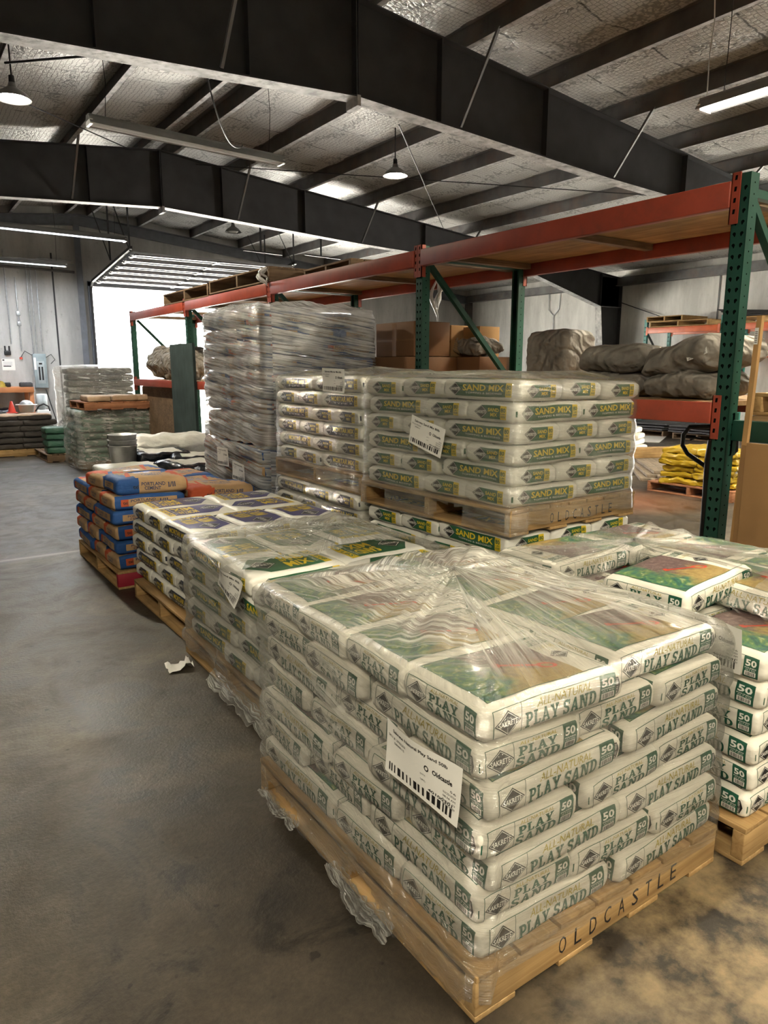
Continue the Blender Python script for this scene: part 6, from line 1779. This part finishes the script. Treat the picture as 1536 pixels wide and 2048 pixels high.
lump('tarp_bundle', (15.7, 10.35, 1.93), (.7, .9, .12), 0, 'folded pale blue tarp on the middle shelf of the wall rack', 'tarp bundle', None, 'blue_tarp' if 'blue_tarp' in M else 'tarp', 91, cell=.05)
mb = MB(); mb.box((-.4, -.35, 0), (.4, .35, .09), 0, bev=.02); o = mb.build('dark_mat_pile', M['mat_dark'], None, loc=(15.75, 9.55, 1.93)); tag(o, 'dark folded mat beside the pale blue tarp on the wall rack', 'mat')
# Y-shaped conduit on the right wall
mb = MB(); mb.tube([(16.57, 15.1, 1.0), (16.57, 15.1, 3.05), (16.57, 15.1, 3.1)], .014, n=6); mb.tube([(16.57, 15.1, 3.08), (16.57, 15.3, 3.25), (16.57, 15.32, 3.7)], .012, n=6); mb.tube([(16.57, 15.1, 3.08), (16.57, 14.9, 3.25), (16.57, 14.88, 3.7)], .012, n=6)
tag(mb.build('wall_cable', M['galv']), 'thin forked conduit on the right wall behind the grey bundle', 'conduit')
# wall bracing rod
mb = MB(); mb.tube([(16.5, 12.75, 3.3), (16.5, 10.6, 2.55), (16.5, 7.0, 1.3)], .012, n=6); tag(mb.build('bracing_rod', M['rod']), 'diagonal rod on the right wall beside the far column', 'rod')

# ================================================================ rods and cables under the roof
def rod(a, b, label, r=.008):
    mb = MB(); mb.tube([a, b], r, n=6); return tag(mb.build('bracing_rod', M['rod']), label, 'rod', 'rods under the roof')
rod((3.84, 12.75, 5.05), (-1.9, 6.75, 4.45), 'thin bracing rod running from the second rafter past the aisle lamp')
rod((4.9, 12.75, 5.0), (12.6, 6.75, 4.25), 'thin bracing rod running behind the lamp above the rack')
rod((4.9, 6.78, 4.12), (10.4, 12.72, 4.5), 'thin rod slanting from the near rafter down to the far one')
rod((1.42, 8.86, 4.62), (2.24, 6.8, 4.25), 'dark rod from the aisle lamp to the near rafter', .012)
mb = MB(); pts = []
a, b = Vector((2.75, 6.8, 4.2)), Vector((4.05, 8.93, 4.28))
for i in range(17):
    t = i / 16; p = a.lerp(b, t); p.z -= .32 * math.sin(PI * t) ** .8 * (1 - .35 * t); pts.append(p)
mb.tube(pts, .008, n=6); tag(mb.build('power_cable', M['black_rubber']), 'black cable drooping from the near rafter to the askew fixture', 'cable')
mb = MB(); mb.tube([(6.2, 4.0, 3.86), (6.22, 4.02, 4.2), (6.3, 4.05, 4.5), (6.2, 4.0, 4.62), (6.24, 4.0, 4.8)], .006, n=6); tag(mb.build('power_cable', M['pvc_white']), 'thin pale cord above the lit fixture at the right', 'cable')
# unused T-shaped hangers near the rack
for k, (x, y) in enumerate(((6.95, 14.6), (8.3, 14.4))):
    mb = MB(); mb.beam((x, y, 3.98), (x, y, roof_z(x) + .2), .03, .03); mb.beam((x - .4, y, 3.98), (x + .5, y, 3.96), .03, .03)
    tag(mb.build('pipe_hanger', M['rod']), ('T-shaped steel hanger under the roof, nearer the dock door', 'T-shaped steel hanger under the roof, nearer the lamp')[k], 'hanger', 'T-shaped hangers')
# ================================================================ the lamps
def glow(name, col, s):
    m, nt, out = base_mat(name)
    e = nd(nt, 'ShaderNodeEmission'); e.inputs[0].default_value = (*col, 1); e.inputs[1].default_value = s
    nt.links.new(e.outputs[0], out.inputs[0]); return m
M['tube_lit'] = glow('lit_tube', (1.0, 0.95, 0.84), 14)
M['tube_dim'] = glow('dim_tube', (0.85, 0.93, 1.0), 2.2)
M['bulb_lit'] = glow('lit_bulb', (1.0, 0.93, 0.78), 40)
M['tube_off'] = mat('unlit_tube', (0.75, 0.77, 0.78), 0.25, 0, 0.03)
M['shade'] = mat('enamel_reflector', (0.22, 0.22, 0.215), 0.35, 0.3, 0.1)
def fluorescent(a, b, label, lit, group='fluorescent fixtures', hang=True, broken=False):
    a = Vector(a); b = Vector(b)
    d = (b - a).normalized(); L = (b - a).length
    side = d.cross(Vector((0, 0, 1))).normalized()
    root = empty('fluorescent_fixture', (a + b) / 2, 0, label, 'ceiling light', group)
    T = Matrix(((d.x, side.x, 0, 0), (d.y, side.y, 0, 0), (d.z, side.z, 1, 0), (0, 0, 0, 1)))
    root.matrix_world = Matrix.Translation((a + b) / 2) @ T.to_3x3().to_4x4()
    def P(nm, mb, m):
        o = mb.build(nm, m); o.parent = root; return o
    mb = MB(); mb.box((-L / 2, -.05, .0), (L / 2, .05, .06), 0, bev=.004); P('ballast_channel', mb, M['shade'])
    mb = MB()
    for s in (1, -1):
        mb.add([(-L / 2, s * .05, .03), (L / 2, s * .05, .03), (L / 2, s * .10, -.04), (-L / 2, s * .10, -.04), (-L / 2, s * .052, .036), (L / 2, s * .052, .036), (L / 2, s * .103, -.036), (-L / 2, s * .103, -.036)],
               [(0, 1, 2, 3), (7, 6, 5, 4), (3, 2, 6, 7), (0, 4, 5, 1), (0, 3, 7, 4), (1, 5, 6, 2)])
    P('reflector', mb, M['shade'])
    for s in (.038, -.038):
        mb = MB(); mb.tube([(-L / 2 + .03, s, -.03), (L / 2 - .03, s, -.03)], .016, n=8); P('tube', mb, M[('tube_lit' if b.y < 13 else 'tube_dim') if lit else 'tube_off'])
    for x in (-L / 2 + .02, L / 2 - .02):
        mb = MB(); mb.box((x - .015, -.085, -.05), (x + .015, .085, .0), 0); P('lamp_holder', mb, M['pvc_white'])
    if hang:
        for x in (-L * .42, L * .42):
            mb = MB(); w = root.matrix_world @ Vector((x, 0, .06)); top = roof_z(w.x) + .0 - w.z + .06
            mb.tube([(x, 0, .06), (x + .02, .01, .06 + (top) * .5), (x, 0, .06 + max(.05, top))], .004, n=5); P('hanger_wire', mb, M['rod'])
    if lit:
        ld = bpy.data.lights.new('tube_light', 'AREA'); ld.shape = 'RECTANGLE'; ld.size = L - .1; ld.size_y = .16
        ld.energy = TUBE_POWER * (1.0 if b.y < 13 else 0.5); ld.color = WARM if b.y < 13 else COOL
        lo = bpy.data.objects.new('tube_light', ld); COL.objects.link(lo); lo.parent = root; lo.location = (0, 0, -.055)
    return root
def pendant(x, y, z, label, lit):
    root = empty('pendant_lamp', (x, y, z), 0, label, 'pendant lamp', 'high bay pendant lamps')
    def P(nm, mb, m):
        o = mb.build(nm, m); o.parent = root; return o
    mb = MB(); mb.lathe([(.178, 0.0), (.172, .012), (.14, .055), (.085, .095), (.045, .12), (.035, .16), (.03, .16), (.04, .115), (.08, .09), (.135, .05), (.168, .006), (.178, 0)], n=32)
    P('lamp_shade', mb, [M['shade']])
    mb = MB(); mb.lathe([(.0, .23), (.028, .228), (.032, .15), (.028, .14), (0, .14)], n=16); P('socket', mb, M['rod'])
    mb = MB(); mb.tube([(0, 0, .22), (0, 0, roof_z(x) - z + .0)], .009, n=6); P('stem', mb, M['rod'])
    mb = MB(); mb.lathe([(0, -.012), (.07, -.008), (.11, .012), (.10, .045), (.05, .10), (0, .12)], n=20); P('bulb', mb, M['bulb_lit' if lit else 'tube_off'])
    if lit:
        ld = bpy.data.lights.new('bulb_light', 'SPOT'); ld.energy = BULB_POWER * 4; ld.color = WARM; ld.shadow_soft_size = .1; ld.spot_size = math.radians(150); ld.spot_blend = .5
        lo = bpy.data.objects.new('bulb_light', ld); COL.objects.link(lo); lo.parent = root; lo.location = (0, 0, -.03)
    return root
pendant(6.44, 9.0, 4.27, 'lit white pendant lamp hanging above the orange rack', True)
pendant(1.49, 9.0, 4.33, 'lit white pendant lamp above the aisle by the upper edge', True)
pendant(6.6, 15.2, 4.42, 'unlit pendant lamp beyond the second rafter near the dock door', False)
fluorescent((2.2, 8.9, 4.25), (4.63, 9.0, 4.18), 'unlit long fluorescent fixture hanging askew between the two rafters', False)
fluorescent((1.6, 14.5, 3.98), (4.12, 14.5, 3.93), 'higher of two long fixtures hanging before the back wall', True)
fluorescent((1.1, 17.0, 3.74), (3.55, 17.0, 3.71), 'lower of two long fixtures hanging before the back wall', True)
fluorescent((6.2, 4.04, 3.80), (6.2, 1.60, 3.80), 'lit fluorescent fixture hanging above the right end of the rack', True)
# unseen lamps; the fluorescent ones are added to brighten the hall
pendant(4.9, 1.2, 4.3, 'lit pendant lamp above the near end of the rack', True)
fluorescent((2.6, -1.2, 3.9), (2.6, -3.6, 3.9), 'added unseen lit fluorescent fixture behind the camera above the aisle', True)
fluorescent((-1.3, 0.6, 3.9), (-1.3, -1.84, 3.9), 'added unseen lit fluorescent fixture overhead above the camera', True)
fluorescent((9.6, 3.6, 3.8), (9.6, 1.16, 3.8), 'added unseen lit fluorescent fixture above the far bay beyond the rack', True)
fluorescent((13.0, 5.0, 3.6), (13.0, 2.56, 3.6), 'added lit fluorescent fixture near the right wall outside the view', True)
